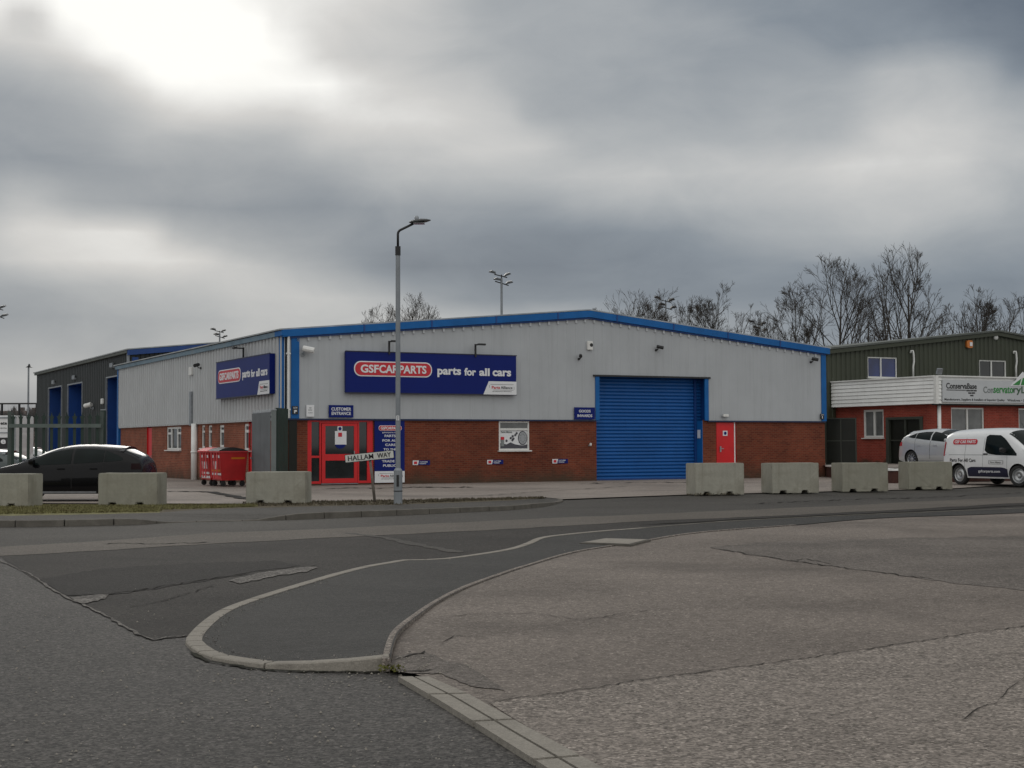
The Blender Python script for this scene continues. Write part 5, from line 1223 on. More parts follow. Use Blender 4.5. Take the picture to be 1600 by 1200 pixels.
# green gate between the two buildings
ga = gd(1290, 66.2, TZ); gb = gd(1338.5, 65.6, TZ); d = gb - ga; L_ = d.length; Hg = hz(1315, 653, 66) - TZ
s = empty('panel_gate', ga, math.atan2(d.y, d.x), 'olive black sheeted gate closing the gap between the two buildings', 'gate')
mb = MB(); mb.box(0.03, L_ - .03, .0, .012, .03, Hg - .03); mb.build('sheet', M_['gategreen'], s)
mb = MB()
for x in (0, L_ / 2 - .02, L_ - .05): mb.box(x, x + .05, -.03, .03, 0, Hg)
for z in (0, Hg * .5, Hg - .05): mb.box(.051, L_ / 2 - .021, -.025, .025, z, z + .05); mb.box(L_ / 2 + .031, L_ - .051, -.025, .025, z, z + .05)
mb.build('frame', surf('gate_frame_olive', (.03, .034, .025), .4, .1, 2), s)
mb = MB(); mb.box(-.2, -.14, -.05, .02, .9, 1.9); mb.build('pull_bar', M_['white'], s)
# court fence far left
s = empty('court_fence', gd(-40, 112), 0, 'tall dark frame of the ball court fence far beyond the yard', 'fence')
o_ = gd(-40, 112); H_ = hz(30, 630, 112); mb = MB()
for x in (-24, 2.5, 29.5, 56.5): X_ = (x + 40) * 112 / FPX; mb.tube([(X_, 0, 0), (X_, 0, H_)], .09, 6)
mb.build('post', M_['black'], s); mb = MB(); Xa, Xb = 0, 97 * 112 / FPX; mb.tube([(Xa, 0, H_ - .03), (Xb, 0, H_ - .03)], .06, 6); mb.tube([(Xa, 0, hz(30, 650, 112)), (Xb, 0, hz(30, 650, 112))], .07, 6); mb.build('rail', M_['black'], s)
mb = MB()
for k in range(46): x = Xb * k / 46; mb.tube([(x, 0, 0), (x, 0, H_)], .008, 3)
mb.build('mesh', M_['galv'], s)
# ------------------------------------------------------------------ wheelie bins
c0 = gz(343.5, 760.5, .05); loc = (c0 - PL); lx = loc.dot(F1.X); ly = loc.dot(F1.Y)
def wbin(y0, label, lidm, stickers):
    s = empty('wheeled_bin', F1.W(lx, y0, .05), TH, label, 'bin', 'red wheeled bins along the side wall')
    Wd, Dp, Ht = 1.02, 1.30, 1.36     # x across (near side), y along the wall
    mb = MB(); z0 = .22; zt_ = 1.22
    vs = [(.10, .06, z0), (Wd - .08, .06, z0), (Wd - .08, Dp - .06, z0), (.10, Dp - .06, z0), (.0, 0, zt_), (Wd, 0, zt_), (Wd, Dp, zt_), (0, Dp, zt_)]
    mb.add(vs, [(0, 1, 2, 3), (4, 5, 6, 7), (0, 1, 5, 4), (1, 2, 6, 5), (2, 3, 7, 6), (3, 0, 4, 7)]); b_ = mb.build('body', M_['binred'], s, bevel=.02)
    mb = MB(); mb.box(-.05, Wd + .02, -.02, Dp + .02, zt_, zt_ + .05); 
    for yy in (.3, .65, 1.0): mb.box(-.035, -.005, yy - .03, yy + .03, .3, zt_)
    mb.build('rim', M_['binlight'], s)
    mb = MB(); n = 8; P = [(-.06 + (Wd + .1) * k / n, zt_ + .052 + .13 * math.sin(PI * (k / n) ** .8)) for k in range(n + 1)] + [(Wd + .04, zt_ + .05), (-.06, zt_ + .05)]
    mb.prism(P, 'y', -.03, Dp + .03); mb.build('lid', M_[lidm], s)
    for (x, y) in ((.16, .14), (Wd - .16, .14), (.16, Dp - .14), (Wd - .16, Dp - .14)):
        mb = MB(); mb.lathe([(0, -.025), (.08, -.025), (.1, -.015), (.1, .015), (.08, .025), (0, .025)], 14, Matrix.Translation((x, y, .10)) @ Matrix.Rotation(R(90), 4, 'X')); wh_ = mb.build('wheel', M_['rubber'], s)
        mb = MB(); mb.box(x - .05, x + .05, y - .05, y - .035, .1, .25); mb.box(x - .05, x + .05, y + .035, y + .05, .1, .25); mb.box(x - .05, x + .05, y - .05, y + .05, .2, .235); mb.build('fork', M_['black'], wh_)
    # stickers on the face away from the wall (local -x side), slightly sloping
    def fx(z): return .10 - (.10) * (z - z0) / (zt_ - z0) - .008
    for (ya, yb, za, zb_, mt) in stickers:
        mb = MB(); mb.add([(fx(za), ya, za), (fx(za), yb, za), (fx(zb_), yb, zb_), (fx(zb_), ya, zb_)], [(0, 1, 2, 3)]); mb.build('sticker', M_[mt], b_, fixn=False)
    return s, b_
s, b_ = wbin(ly, 'red wheeled bin with black lid, the nearer of the two by the side wall', 'black',
    [(.1, .5, 1.02, 1.12, 'white_sign'), (.75, 1.1, 1.02, 1.12, 'white_sign'), (.45, .95, .62, .9, 'white_sign'), (.15, 1.2, .53, .6, 'yellow'), (.1, 1.2, .40, .48, 'white_sign'), (.1, 1.2, .26, .37, 'binlight')])
mb = MB(); mb.add([(.42, .01, .98), (.92, .01, .98), (.92, -.002, 1.04), (.42, -.002, 1.04)], [(0, 1, 2, 3)]); mb.build('sticker', M_['yellow'], b_, fixn=False)
wbin(ly + 1.42, 'red wheeled bin with a pale reflection painted into its red lid, the farther of the two by the side wall', 'binlight',
    [(.1, .5, 1.02, 1.12, 'white_sign'), (.75, 1.15, 1.02, 1.12, 'white_sign'), (.35, 1.0, .62, .88, 'white_sign'), (.15, 1.1, .42, .5, 'white_sign'), (.1, 1.2, .27, .36, 'white_sign')])
# ------------------------------------------------------------------ vehicles
def interp(tab, x):
    if x <= tab[0][0]: return tab[0][1]
    for (a, b) in zip(tab, tab[1:]):
        if x <= b[0]:
            t = (x - a[0]) / (b[0] - a[0]); return a[1] + (b[1] - a[1]) * t
    return tab[-1][1]
def smoothtab(tab, n=8):
    out = []
    for i in range(len(tab) - 1):
        p0 = tab[max(i - 1, 0)]; p1 = tab[i]; p2 = tab[i + 1]; p3 = tab[min(i + 2, len(tab) - 1)]
        h = p2[0] - p1[0]
        m1 = (p2[1] - p0[1]) / max(1e-6, p2[0] - p0[0]) * h; m2 = (p3[1] - p1[1]) / max(1e-6, p3[0] - p1[0]) * h
        for k in range(n):
            t = k / n; out.append((p1[0] + h * t, (2 * t ** 3 - 3 * t ** 2 + 1) * p1[1] + (t ** 3 - 2 * t ** 2 + t) * m1 + (-2 * t ** 3 + 3 * t ** 2) * p2[1] + (t ** 3 - t ** 2) * m2))
    out.append(tab[-1]); return out
class Car:
    """x from the tail (0) to the nose (L), y across, z up"""
    def __init__(s, L_, Wd, top, belt, plan, zs, wheels, wr, tum=.34, sq=4.0, archr=None):
        s.L = L_; s.T = smoothtab(top); s.B = smoothtab(belt); s.P = smoothtab(plan); s.zs = zs; s.Wd = Wd; s.wh = wheels; s.wr = wr; s.tum = tum; s.sq = sq; s.ar = archr or wr + .055
    def W(s, x): return s.Wd / 2 * interp(s.P, x)
    def tb(s, x):
        T = interp(s.T, x); return T, min(interp(s.B, x), T - .05)
    def hw(s, x, z):
        T, B = s.tb(x); W_ = s.W(x)
        if z <= B:
            t = (z - s.zs) / (B - s.zs); return W_ * interp([(-.1, .90), (0, .93), (.2, .985), (.45, 1.0), (.7, .985), (.85, .975), (1, .945)], t)
        q_ = min(1, (z - B) / (T - B)); g = W_ * .945 - s.tum * (z - B)
        return max(0, g * (1 - q_ ** s.sq) ** (1 / 2.3))
    def ztop(s, x, f):      # height at width fraction f of the greenhouse
        T, B = s.tb(x); return B + (T - B) * max(0, (1 - abs(f) ** 2.3)) ** (1 / s.sq)
    def pt_top(s, x, f):
        T, B = s.tb(x); q_ = max(0, (1 - abs(f) ** 2.3)) ** (1 / s.sq); z = B + (T - B) * q_
        g = s.W(x) * .945 - s.tum * (z - B); return Vector((x, g * f, z))
    def body(s, mat, par, name='body'):
        nx = 72; xs = [s.L * (.5 - .5 * math.cos(PI * i / nx)) * .6 + s.L * i / nx * .4 for i in range(nx + 1)]
        fl = [1, .985, .95, .88, .78, .62, .42, .2, 0]; vs = []; ring = []
        for x in xs:
            T, B = s.tb(x); side = []
            zb_ = s.zs + .10 * max(0, 1 - x / .35) + .08 * max(0, 1 - (s.L - x) / .4)
            side.append((0, zb_)); side.append((s.W(x) * .8, zb_))
            for k in range(8): z = zb_ + (B - zb_) * (k / 7); side.append((s.hw(x, z), z))
            for f in fl[1:]: p = s.pt_top(x, f); side.append((p.y, p.z))
            r_ = [(x, y, z) for y, z in side] + [(x, -y, z) for y, z in side[-2:0:-1]]
            ring.append(len(r_)); vs += r_
        n = ring[0]; fs = []
        for i in range(len(xs) - 1):
            for k in range(n): fs.append((i * n + k, i * n + (k + 1) % n, (i + 1) * n + (k + 1) % n, (i + 1) * n + k))
        fs += [tuple(range(n)), tuple((len(xs) - 1) * n + k for k in range(n))]
        mb = MB(); mb.add(vs, fs); o = mb.build(name, mat, par)
        o.data.materials.append(M_['dark'])
        # wheel arches cut out
        cut = MB()
        for wx in s.wh:
            for sg in (1, -1):
                ya, yb = sg * (s.Wd / 2 - .30), sg * (s.Wd / 2 + .2)
                cut.tube([(wx, ya, s.wr), (wx, yb, s.wr)], s.ar, 28)
        co_ = cut.build('cut', M_['dark'], par)
        md = o.modifiers.new('b', 'BOOLEAN'); md.object = co_; md.operation = 'DIFFERENCE'; md.solver = 'EXACT'
        try: md.material_mode = 'TRANSFER'
        except Exception: pass
        bpy.context.view_layer.update(); dg = bpy.context.evaluated_depsgraph_get()
        me = bpy.data.meshes.new_from_object(o.evaluated_get(dg)); o.modifiers.clear(); o.data = me
        cm = co_.data; bpy.data.objects.remove(co_); bpy.data.meshes.remove(cm)
        bm = bmesh.new(); bm.from_mesh(me)
        for f in bm.faces: f.smooth = True
        for e in bm.edges: e.smooth = len(e.link_faces) == 2 and e.calc_face_angle(0) < .55
        bm.to_mesh(me); bm.free()
        return o
    def side(s, xa, xb, lo, hi, sg, off=.006, nx=14, nz=5):
        vs = []
        for i in range(nx + 1):
            x = xa + (xb - xa) * i / nx; a, b = lo(x), hi(x)
            for k in range(nz + 1):
                z = a + (b - a) * k / nz; vs.append((x, sg * (s.hw(x, z) + off), z))
        m = nz + 1; return vs, [(i * m + k, i * m + k + 1, (i + 1) * m + k + 1, (i + 1) * m + k) for i in range(nx) for k in range(nz)]
    def patch(s, name, xa, xb, lo, hi, mat, par, off=.006, sides=(1, -1), nx=14, nz=5):
        for sg in sides:
            mb = MB(); mb.add(*s.side(xa, xb, lo, hi, sg, off, nx, nz)); o = mb.build(name, M_[mat], par, smooth=True)
            for_ = o
        return for_
    def screen(s, name, xa, xb, fw, mat, par, off=.008, n=10):
        mb = MB(); vs = []
        for i in range(n + 1):
            x = xa + (xb - xa) * i / n
            for k in range(9):
                f = fw * (-1 + 2 * k / 8); p = s.pt_top(x, f); e = .01
                T1 = interp(s.T, x - e); T2 = interp(s.T, x + e); d = Vector((2 * e, 0, T2 - T1)).normalized(); nn_ = Vector((-d.z, 0, d.x))
                vs.append(p + nn_ * off)
        mb.add(vs, [(i * 9 + k, i * 9 + k + 1, (i + 1) * 9 + k + 1, (i + 1) * 9 + k) for i in range(n) for k in range(8)])
        return mb.build(name, M_[mat], par, smooth=True)
    def wheels(s, par, spokes=10, rim='rim', steel=False, steer=0):
        wr = s.wr
        for i, wx in enumerate(s.wh):
            for sg in (1, -1):
                m = Matrix.Translation((wx, sg * (s.Wd / 2 - .045), wr)) @ (Matrix.Rotation(steer, 4, 'Z') if i == 1 else Matrix()) @ Matrix.Rotation(R(-90) * sg, 4, 'X')
                t = MB(); t.lathe([(wr * .66, -.2), (wr * .9, -.2), (wr, -.17), (wr, -.03), (wr * .93, 0), (wr * .70, .0), (wr * .68, -.02), (wr * .66, -.2)], 28, m); w_ = t.build('wheel', M_['rubber'], par, smooth=False)
                r_ = MB(); r_.lathe([(wr * .69, -.015), (wr * .66, -.012), (wr * .62, -.03), (wr * .60, -.08)], 28, m)
                if steel:
                    r_.lathe([(wr * .60, -.06), (wr * .42, -.02), (wr * .3, -.03), (wr * .16, -.06)], 24, m)
                else:
                    for k in range(spokes):
                        a = 2 * PI * k / spokes; mm = m @ Matrix.Rotation(a, 4, 'Z'); r_.box(-.016 if spokes > 6 else -.03, .016 if spokes > 6 else .03, wr * .12, wr * .65, -.045, -.022, mm)
                r_.lathe([(wr * .17, -.05), (wr * .17, -.02), (wr * .08, -.012), (0, -.012)], 16, m); r_.build('rim', M_[rim], w_)
                d_ = MB(); d_.lathe([(wr * .655, -.085), (0, -.085)], 24, m); d_.build('brake_disc', M_['dark'], w_)
def car_rest(c, par, hx=(), mx_=None, hz_=.9, hm='carblack', headl=None, taill=None, mirror=True, plate_=True, col='carblack'):
    for x in hx:
        for sg in (1, -1):
            y = c.hw(x, hz_); mb = MB(); mb.box(x - .10, x + .10, y - .02, y + .028, hz_ - .018, hz_ + .018) if sg > 0 else mb.box(x - .10, x + .10, -y - .028, -y + .02, hz_ - .018, hz_ + .018); mb.build('door_handle', M_[hm], par, bevel=.008)
    if mirror:
        for sg in (1, -1):
            z = mx_[1]; y = c.hw(mx_[0], z); mb = MB()
            mb.box(mx_[0] - .05, mx_[0] + .03, y - .03, y + .1, z - .02, z + .02); k = MB(); 
            vs = []
            m = Matrix.Scale(sg, 4, (0, 1, 0))
            mb = MB(); mb.box(mx_[0] - .04, mx_[0] + .02, y - .04, y + .09, z - .02, z + .01, m); mb.prism([(y + .06, z - .03), (y + .25, z - .01), (y + .26, z + .08), (y + .22, z + .12), (y + .08, z + .11)], 'x', mx_[0] - .06, mx_[0] + .07, m)
            mb.build('mirror', M_[mx_[2]], par, bevel=.015)
# black hatchback
hb = gz(235, 785, .05); hb_z = 39.6
hatch_top = [(0, .88), (.02, 1.05), (.08, 1.17), (.32, 1.31), (.56, 1.42), (.62, 1.455), (1.0, 1.49), (1.5, 1.515), (2.05, 1.49), (2.55, 1.375), (3.0, 1.19), (3.34, 1.04), (3.6, .97), (4.05, .86), (4.27, .74), (4.36, .56)]
hatch_belt = [(0, .78), (.3, 1.04), (.8, 1.03), (1.5, .99), (2.4, .95), (3.3, .92), (3.8, .84), (4.36, .54)]
plan = [(0, .86), (.08, .92), (.5, .97), (1.2, 1.0), (3.0, 1.0), (3.7, .95), (4.15, .84), (4.36, .62)]
def sidewin(c, par, x0, x1, segs, belt, topoff, frontcut, rearcut, mat='carglass'):
    pass
def make_hatch(loc, rz, label, paint, scale=1.0, L_=4.36, spokes=10, tl='redlamp', steel=False, handle='carblack', mir=None, det=True, rise=0):
    s = empty('parked_car', loc, rz, label, 'car'); s.scale = (scale,) * 3
    k = L_ / 4.36
    c = Car(L_, 1.82, [(x * k, z) for x, z in hatch_top], [(x * k, z) for x, z in hatch_belt], [(x * k, z) for x, z in plan], .20, (.79 * k, 3.43 * k), .325)
    b_ = c.body(M_[paint], s)
    bl = lambda x: interp(c.B, x) + .025 + rise * max(0, 1 - x / 3.2)
    tp_ = lambda x: interp(c.T, x) - .115
    # side glass: front door, rear door, quarter light
    def hi(x): return max(bl(x) + .004, min(tp_(x), interp([(.42 * k, 1.10), (.62 * k, 1.22), (.95 * k, 1.345), (1.4 * k, 1.39), (1.9 * k, 1.39), (2.3 * k, 1.33), (2.75 * k, 1.16), (3.08 * k, .99)], x)))
    for (xa, xb) in ((.50 * k, .98 * k), (1.01 * k, 1.80 * k), (1.87 * k, 2.98 * k)):
        c.patch('side_window', xa, xb, bl, hi, 'carglass', s, .006)
    c.screen('windscreen', 2.22 * k, 3.20 * k, .86, 'carglass', s)
    c.screen('rear_window', .12 * k, .50 * k, .80, 'carglass', s)
    # spoiler
    mb = MB(); vs = []
    for f in [-.9, -.6, -.3, 0, .3, .6, .9]:
        p = c.pt_top(.62 * k, f); vs += [p + Vector((.25, 0, .012)), p + Vector((-.12, 0, .0)), p + Vector((-.12, 0, -.035)), p + Vector((.02, 0, -.06))]
    mb.add(vs, [(4 * i + j, 4 * i + (j + 1) % 4, 4 * i + 4 + (j + 1) % 4, 4 * i + 4 + j) for i in range(6) for j in range(4)] + [(0, 1, 2, 3), (24, 25, 26, 27)]); mb.build('spoiler', M_[paint], s, smooth=False)
    for (xa, xb) in ((1.83 * k, 1.845 * k), (.995 * k, 1.007 * k), (2.98 * k, 2.99 * k)):
        c.patch('door_gap', xa, xb, lambda x: .34, lambda x: bl(x) - .02, 'dark', s, .002, nx=1, nz=8)
    c.patch('sill_trim', 1.18 * k, 3.02 * k, lambda x: .215, lambda x: .27, 'galv' if det else 'black', s, .004, nz=1)
    c.patch('tail_lamp', .02, .26 * k, lambda x: .84, lambda x: 1.0, tl, s, .006, nx=5, nz=3)
    c.patch('headlight', 3.82 * k, 4.18 * k, lambda x: .60, lambda x: .72, 'glassgrey', s, .006, nx=6, nz=3)
    mb = MB(); mb.box(L_ - .10, L_ + .015, -.35, .35, .34, .46); mb.build('grille', M_['black'], s)
    for x in (-.018,): mb = MB(); mb.box(x, .02, -.26, .26, .52, .63); mb.build('number_plate', M_['yellow'], s)
    c.wheels(s, spokes, steel=steel)
    car_rest(c, s, (1.25 * k, 2.12 * k), (2.86 * k, 1.0, mir or paint), .86, handle)
    return s, c
hx = gd(234, 39.9, .045)
make_hatch(hx, R(178), 'shiny black hatchback parked side on behind the two left concrete blocks', 'carblack', tl='taildark')
# silver hatchback on the terrace
sb = gd(1412, 58.6, TZ + .005)
make_hatch(sb + Vector((.45, .25, 0)), R(-61), 'silver hatchback parked on the terrace behind the white van', 'carsilver', 1.0, 4.25, 10, handle='carsilver', rise=.13)
# dark car behind the fence
make_hatch(gd(42, 46.5, .045), R(176), 'dark teal hatchback behind the palisade fence at the left edge', 'cardark', .92)
make_hatch(gd(80, 61, .045), R(184), 'white hatchback parked behind the palisade gate near the far vans', 'carwhite', .98, handle='black')
# white panel van
van_top = [(0, .95), (.02, 1.62), (.08, 1.76), (.5, 1.83), (1.6, 1.86), (2.4, 1.855), (2.8, 1.80), (3.15, 1.62), (3.7, 1.22), (3.98, 1.10), (4.25, 1.02), (4.40, .80), (4.43, .5)]
van_belt = [(0, .9), (.05, 1.12), (2.4, 1.12), (3.2, 1.07), (3.9, .98), (4.3, .85), (4.43, .48)]
van_plan = [(0, .90), (.08, .97), (.5, 1.0), (3.2, 1.0), (3.85, .94), (4.25, .82), (4.43, .62)]
def make_van(loc, rz, label, scale, lettering=True, steer=0):
    s = empty('panel_van', loc, rz, label, 'van'); s.scale = (scale,) * 3
    c = Car(4.43, 1.83, van_top, van_belt, van_plan, .24, (.80, 3.46), .335, tum=.20, sq=6)
    b_ = c.body(M_['carwhite'], s)
    lo = lambda x: interp([(2.0, 1.14), (2.15, 1.03), (2.6, .99), (3.45, .97)], x)
    hi = lambda x: interp([(2.0, 1.58), (2.1, 1.64), (2.6, 1.62), (2.85, 1.50), (3.40, 1.03)], x)
    c.patch('side_window', 2.0, 3.4, lo, hi, 'carglass', s, .008)
    c.screen('windscreen', 2.86, 3.86, .86, 'carglass', s)
    c.patch('door_gap', 1.93, 1.942, lambda x: .36, lambda x: 1.66, 'greytxt', s, .002, nx=1, nz=10)
    c.patch('door_gap', 3.0, 3.012, lambda x: .36, lambda x: .95, 'greytxt', s, .002, nx=1, nz=8)
    c.patch('door_gap', 1.10, 1.112, lambda x: .36, lambda x: 1.66, 'greytxt', s, .002, nx=1, nz=10)
    c.patch('crease_shade', .15, 2.9, lambda x: .98, lambda x: .995, 'greytxt', s, .001, nx=12, nz=1)  # thin grey strip paints the shade line of the side crease
    c.patch('tail_lamp', .01, .13, lambda x: .95, lambda x: 1.42, 'redlamp', s, .008, nx=3, nz=4)
    c.patch('headlight', 3.95, 4.3, lambda x: .80, lambda x: .93, 'glassgrey', s, .008, nx=6, nz=3)
    c.patch('bumper', 3.9, 4.42, lambda x: .27, lambda x: .48, 'black', s, .010, nx=8, nz=3)
    c.patch('bumper', .0, .28, lambda x: .30, lambda x: .58, 'black', s, .010, nx=4, nz=3)
    mb = MB(); mb.box(-.04, .04, -.80, .80, .36, .56); mb.build('rear_bumper', M_['black'], s)
    c.wheels(s, steel=True, steer=steer)
    car_rest(c, s, (2.05,), (2.95, 1.10, 'black'), 1.02, 'black')
    mb = MB(); mb.tube([(2.9, 0, 1.80), (2.72, 0, 2.02)], .008, 5); mb.build('aerial', M_['black'], s)
    if lettering:
        c.patch('side_stripe', 1.24, 3.04, lambda x: .29, lambda x: interp([(1.24, .54), (1.4, .60), (2.85, .60), (3.04, .54)], x), 'vannavy', s, .012)
        def onside(mb_, us, build, mat, sg=-1, off=.014, nm='lettering'):
            vs2 = []
            for v in mb_.v:
                x, z = v[0], v[2]; vs2.append((x, sg * (c.hw(x, z) + off + max(0, -v[1])), z))
            m2 = MB(); m2.add(vs2, mb_.f); return m2.build(nm, M_[mat], s, fixn=False)
        mb = MB(); mb.prism(rrect(.48, 1.62, 1.33, 1.50, .08), 'y', -.002, 0); onside(mb, 0, 0, 'red_sign', off=.006, nm='logo')
        mb = MB(); letters(mb, 'GSF CAR PARTS', .56, 1.54, 1.365, 1.465, 0, .02, .004); onside(mb, 0, 0, 'white_sign', off=.012)
        mb = MB(); letters(mb, 'Parts For All Cars', .42, 1.62, .76, .87, 0, .012, .003); letters(mb, 'Parts Alliance', 2.30, 2.75, .735, .78, 0, .0, .003)
        for (a_, b_, c_, d_) in ((2.22, 2.85, .81, .816), (2.22, 2.85, .70, .706), (2.22, 2.23, .706, .81), (2.84, 2.85, .706, .81)): mb.box(a_, b_, -.003, 0, c_, d_)
        onside(mb, 0, 0, 'blacktxt', off=.010)
        mb = MB(); letters(mb, 'gsfcarparts.com', 1.75, 2.72, .40, .51, 0, .012, .003); onside(mb, 0, 0, 'white_sign', off=.016)
    return s
vb_ = gz(1498, 757.5, .03); ps = R(-65); hd = Vector((math.cos(ps), math.sin(ps), 0)); rt_ = Vector((hd.y, -hd.x, 0))
vs_ = 1.07
vloc = vb_ - hd * (.80 * vs_) - rt_ * (.9 * vs_)
make_van(vloc, ps, 'white panel van with navy side stripe and pill logo at the right edge', vs_, steer=R(14))
make_van(gd(30, 63.5, .045) , R(178), 'plain white panel van seen through the palisade gate', 1.0, False)
# box van with lettering, mostly outside the frame
bv = gd(24, 58, .045); s = empty('box_van', bv, R(-2), 'white box van with black lettering behind the fence at the left edge', 'van')
kx2 = 58 / FPX; Hb = hz(0, 651, 58)
mb = MB(); mb.box(-5.2, 0, 0, 2.0, .75, Hb); mb.build('box', M_['carwhite'], s, bevel=.03)
mb = MB(); mb.box(-5.2, -.06, -.012, 0, hz(0, 703, 58), hz(0, 685.5, 58)); mb.build('side_stripe', M_['blacktxt'], s)
mb = MB(); mb.box(-5.2, -.02, -.03, 0, hz(0, 678.5, 58), hz(0, 677, 58)); mb.box(-5.25, .03, -.03, .02, Hb - .12, Hb - .05); mb.box(-.06, .02, -.035, .0, .75, Hb - .12); mb.build('body_rail', M_['galv'], s)
def bz(y): return hz(0, y, 58)
mb = MB(); letters(mb, 'ete', -24 * kx2, -13.5 * kx2, bz(665.5), bz(661), -.001, .03, .008); letters(mb, 'service', -24 * kx2, -14 * kx2, bz(671.5), bz(669.5), -.001, .0, .008); mb.build('lettering', M_['blacktxt'], s)
mb = MB(); letters(mb, 'e', -23 * kx2, -15 * kx2, bz(695.5), bz(688.5), -.013, .03, .008); mb.build('lettering', M_['white_sign'], s)
for x in (-4.3, -1.0):
    mb = MB(); mb.lathe([(0, -.2), (.38, -.2), (.4, -.18), (.4, -.02), (.36, 0), (0, 0)], 20, Matrix.Translation((x, -.02, .4)) @ Matrix.Rotation(R(90), 4, 'X')); mb.build('wheel', M_['rubber'], s)
mb = MB(); mb.box(-5.1, -.1, .1, 1.9, .45, .76); mb.build('chassis', M_['black'], s)
mb = MB(); mb.prism([(-5.23, .5), (-6.8, .5), (-6.85, 1.1), (-6.3, 1.35), (-5.8, 2.1), (-5.23, 2.2)], 'y', .1, 1.9); mb.build('cab', M_['carwhite'], s, bevel=.04)
# ------------------------------------------------------------------ floodlight masts and far lamp
def mast(px_, yt, dist, label, seed, sc_=1.0, mt='galv'):
    b_ = gd(px_, dist); H_ = hz(px_, yt, dist); r = random.Random(seed)
    s = empty('floodlight_mast', b_, 0, label, 'floodlight mast', 'sports floodlight masts beyond the roofs')
    mb = MB(); mb.tube([(0, 0, 0), (0, 0, H_)], [.14, .09], 8); mb.build('column', M_['lamp'], s)
    mb = MB(); wd = .75 * sc_; mb.tube([(-wd * .9, 0, H_ - .3 * sc_), (wd, 0, H_ - .75 * sc_)], .045, 6); mb.tube([(-wd, .1, H_ + .45 * sc_), (wd * .8, .1, H_ + .1 * sc_)], .045, 6); mb.tube([(0, .05, H_ - .6 * sc_), (0, .05, H_ + .4 * sc_)], .05, 6); mb.build('crossbar', M_['black'], s)
    for (x, z, t) in ((-.95, .55, 15), (.65, .3, -20), (-.45, -.2, 10), (.85, -.55, -12)):
        mb = MB(); m = Matrix.Translation((x * sc_, -.2, H_ + z * sc_)) @ Matrix.Scale(sc_, 4) @ Matrix.Rotation(R(t), 4, 'Y') @ Matrix.Rotation(R(14), 4, 'X')
        mb.prism([(-.38, 0), (.38, .02), (.28, .2), (-.12, .24), (-.38, .1)], 'y', -.28, .28, m); mb.build('lamp_head', M_[mt], s)
mast(784.5, 435, 120, 'floodlight mast rising behind the middle of the blue gable', 1, sc_=.78, mt='galvdark')
mast(342.5, 521, 176, 'small floodlight mast above the roof of the charcoal unit', 2, sc_=.8, mt='black')
mast(-7, 486, 149, 'floodlight cluster cut by the left edge of the picture', 3, mt='galvdark')
mast(1042, 474, 165, 'floodlight mast standing among the bare trees right of the gable peak', 4, mt='black')
mast(1187, 510, 190, 'floodlight mast near the low bare tree at the right roof slope', 5, mt='black')
b_ = gd(43.5, 118); s = empty('far_lamp_post', b_, 0, 'slim lamp post standing alone against the sky at far left', 'street lamp'); Ht = hz(43.5, 574, 118)
mb = MB(); mb.tube([(0, 0, 0), (0, 0, Ht)], [.10, .07], 8); mb.build('column', M_['lamp'], s); mb = MB(); mb.prism([(-.2, 0), (.35, -.02), (.12, .1), (.05, .28), (-.02, .1)], 'y', -.15, .15, Matrix.Translation((0, 0, Ht))); mb.build('lamp_head', M_['black'], s)
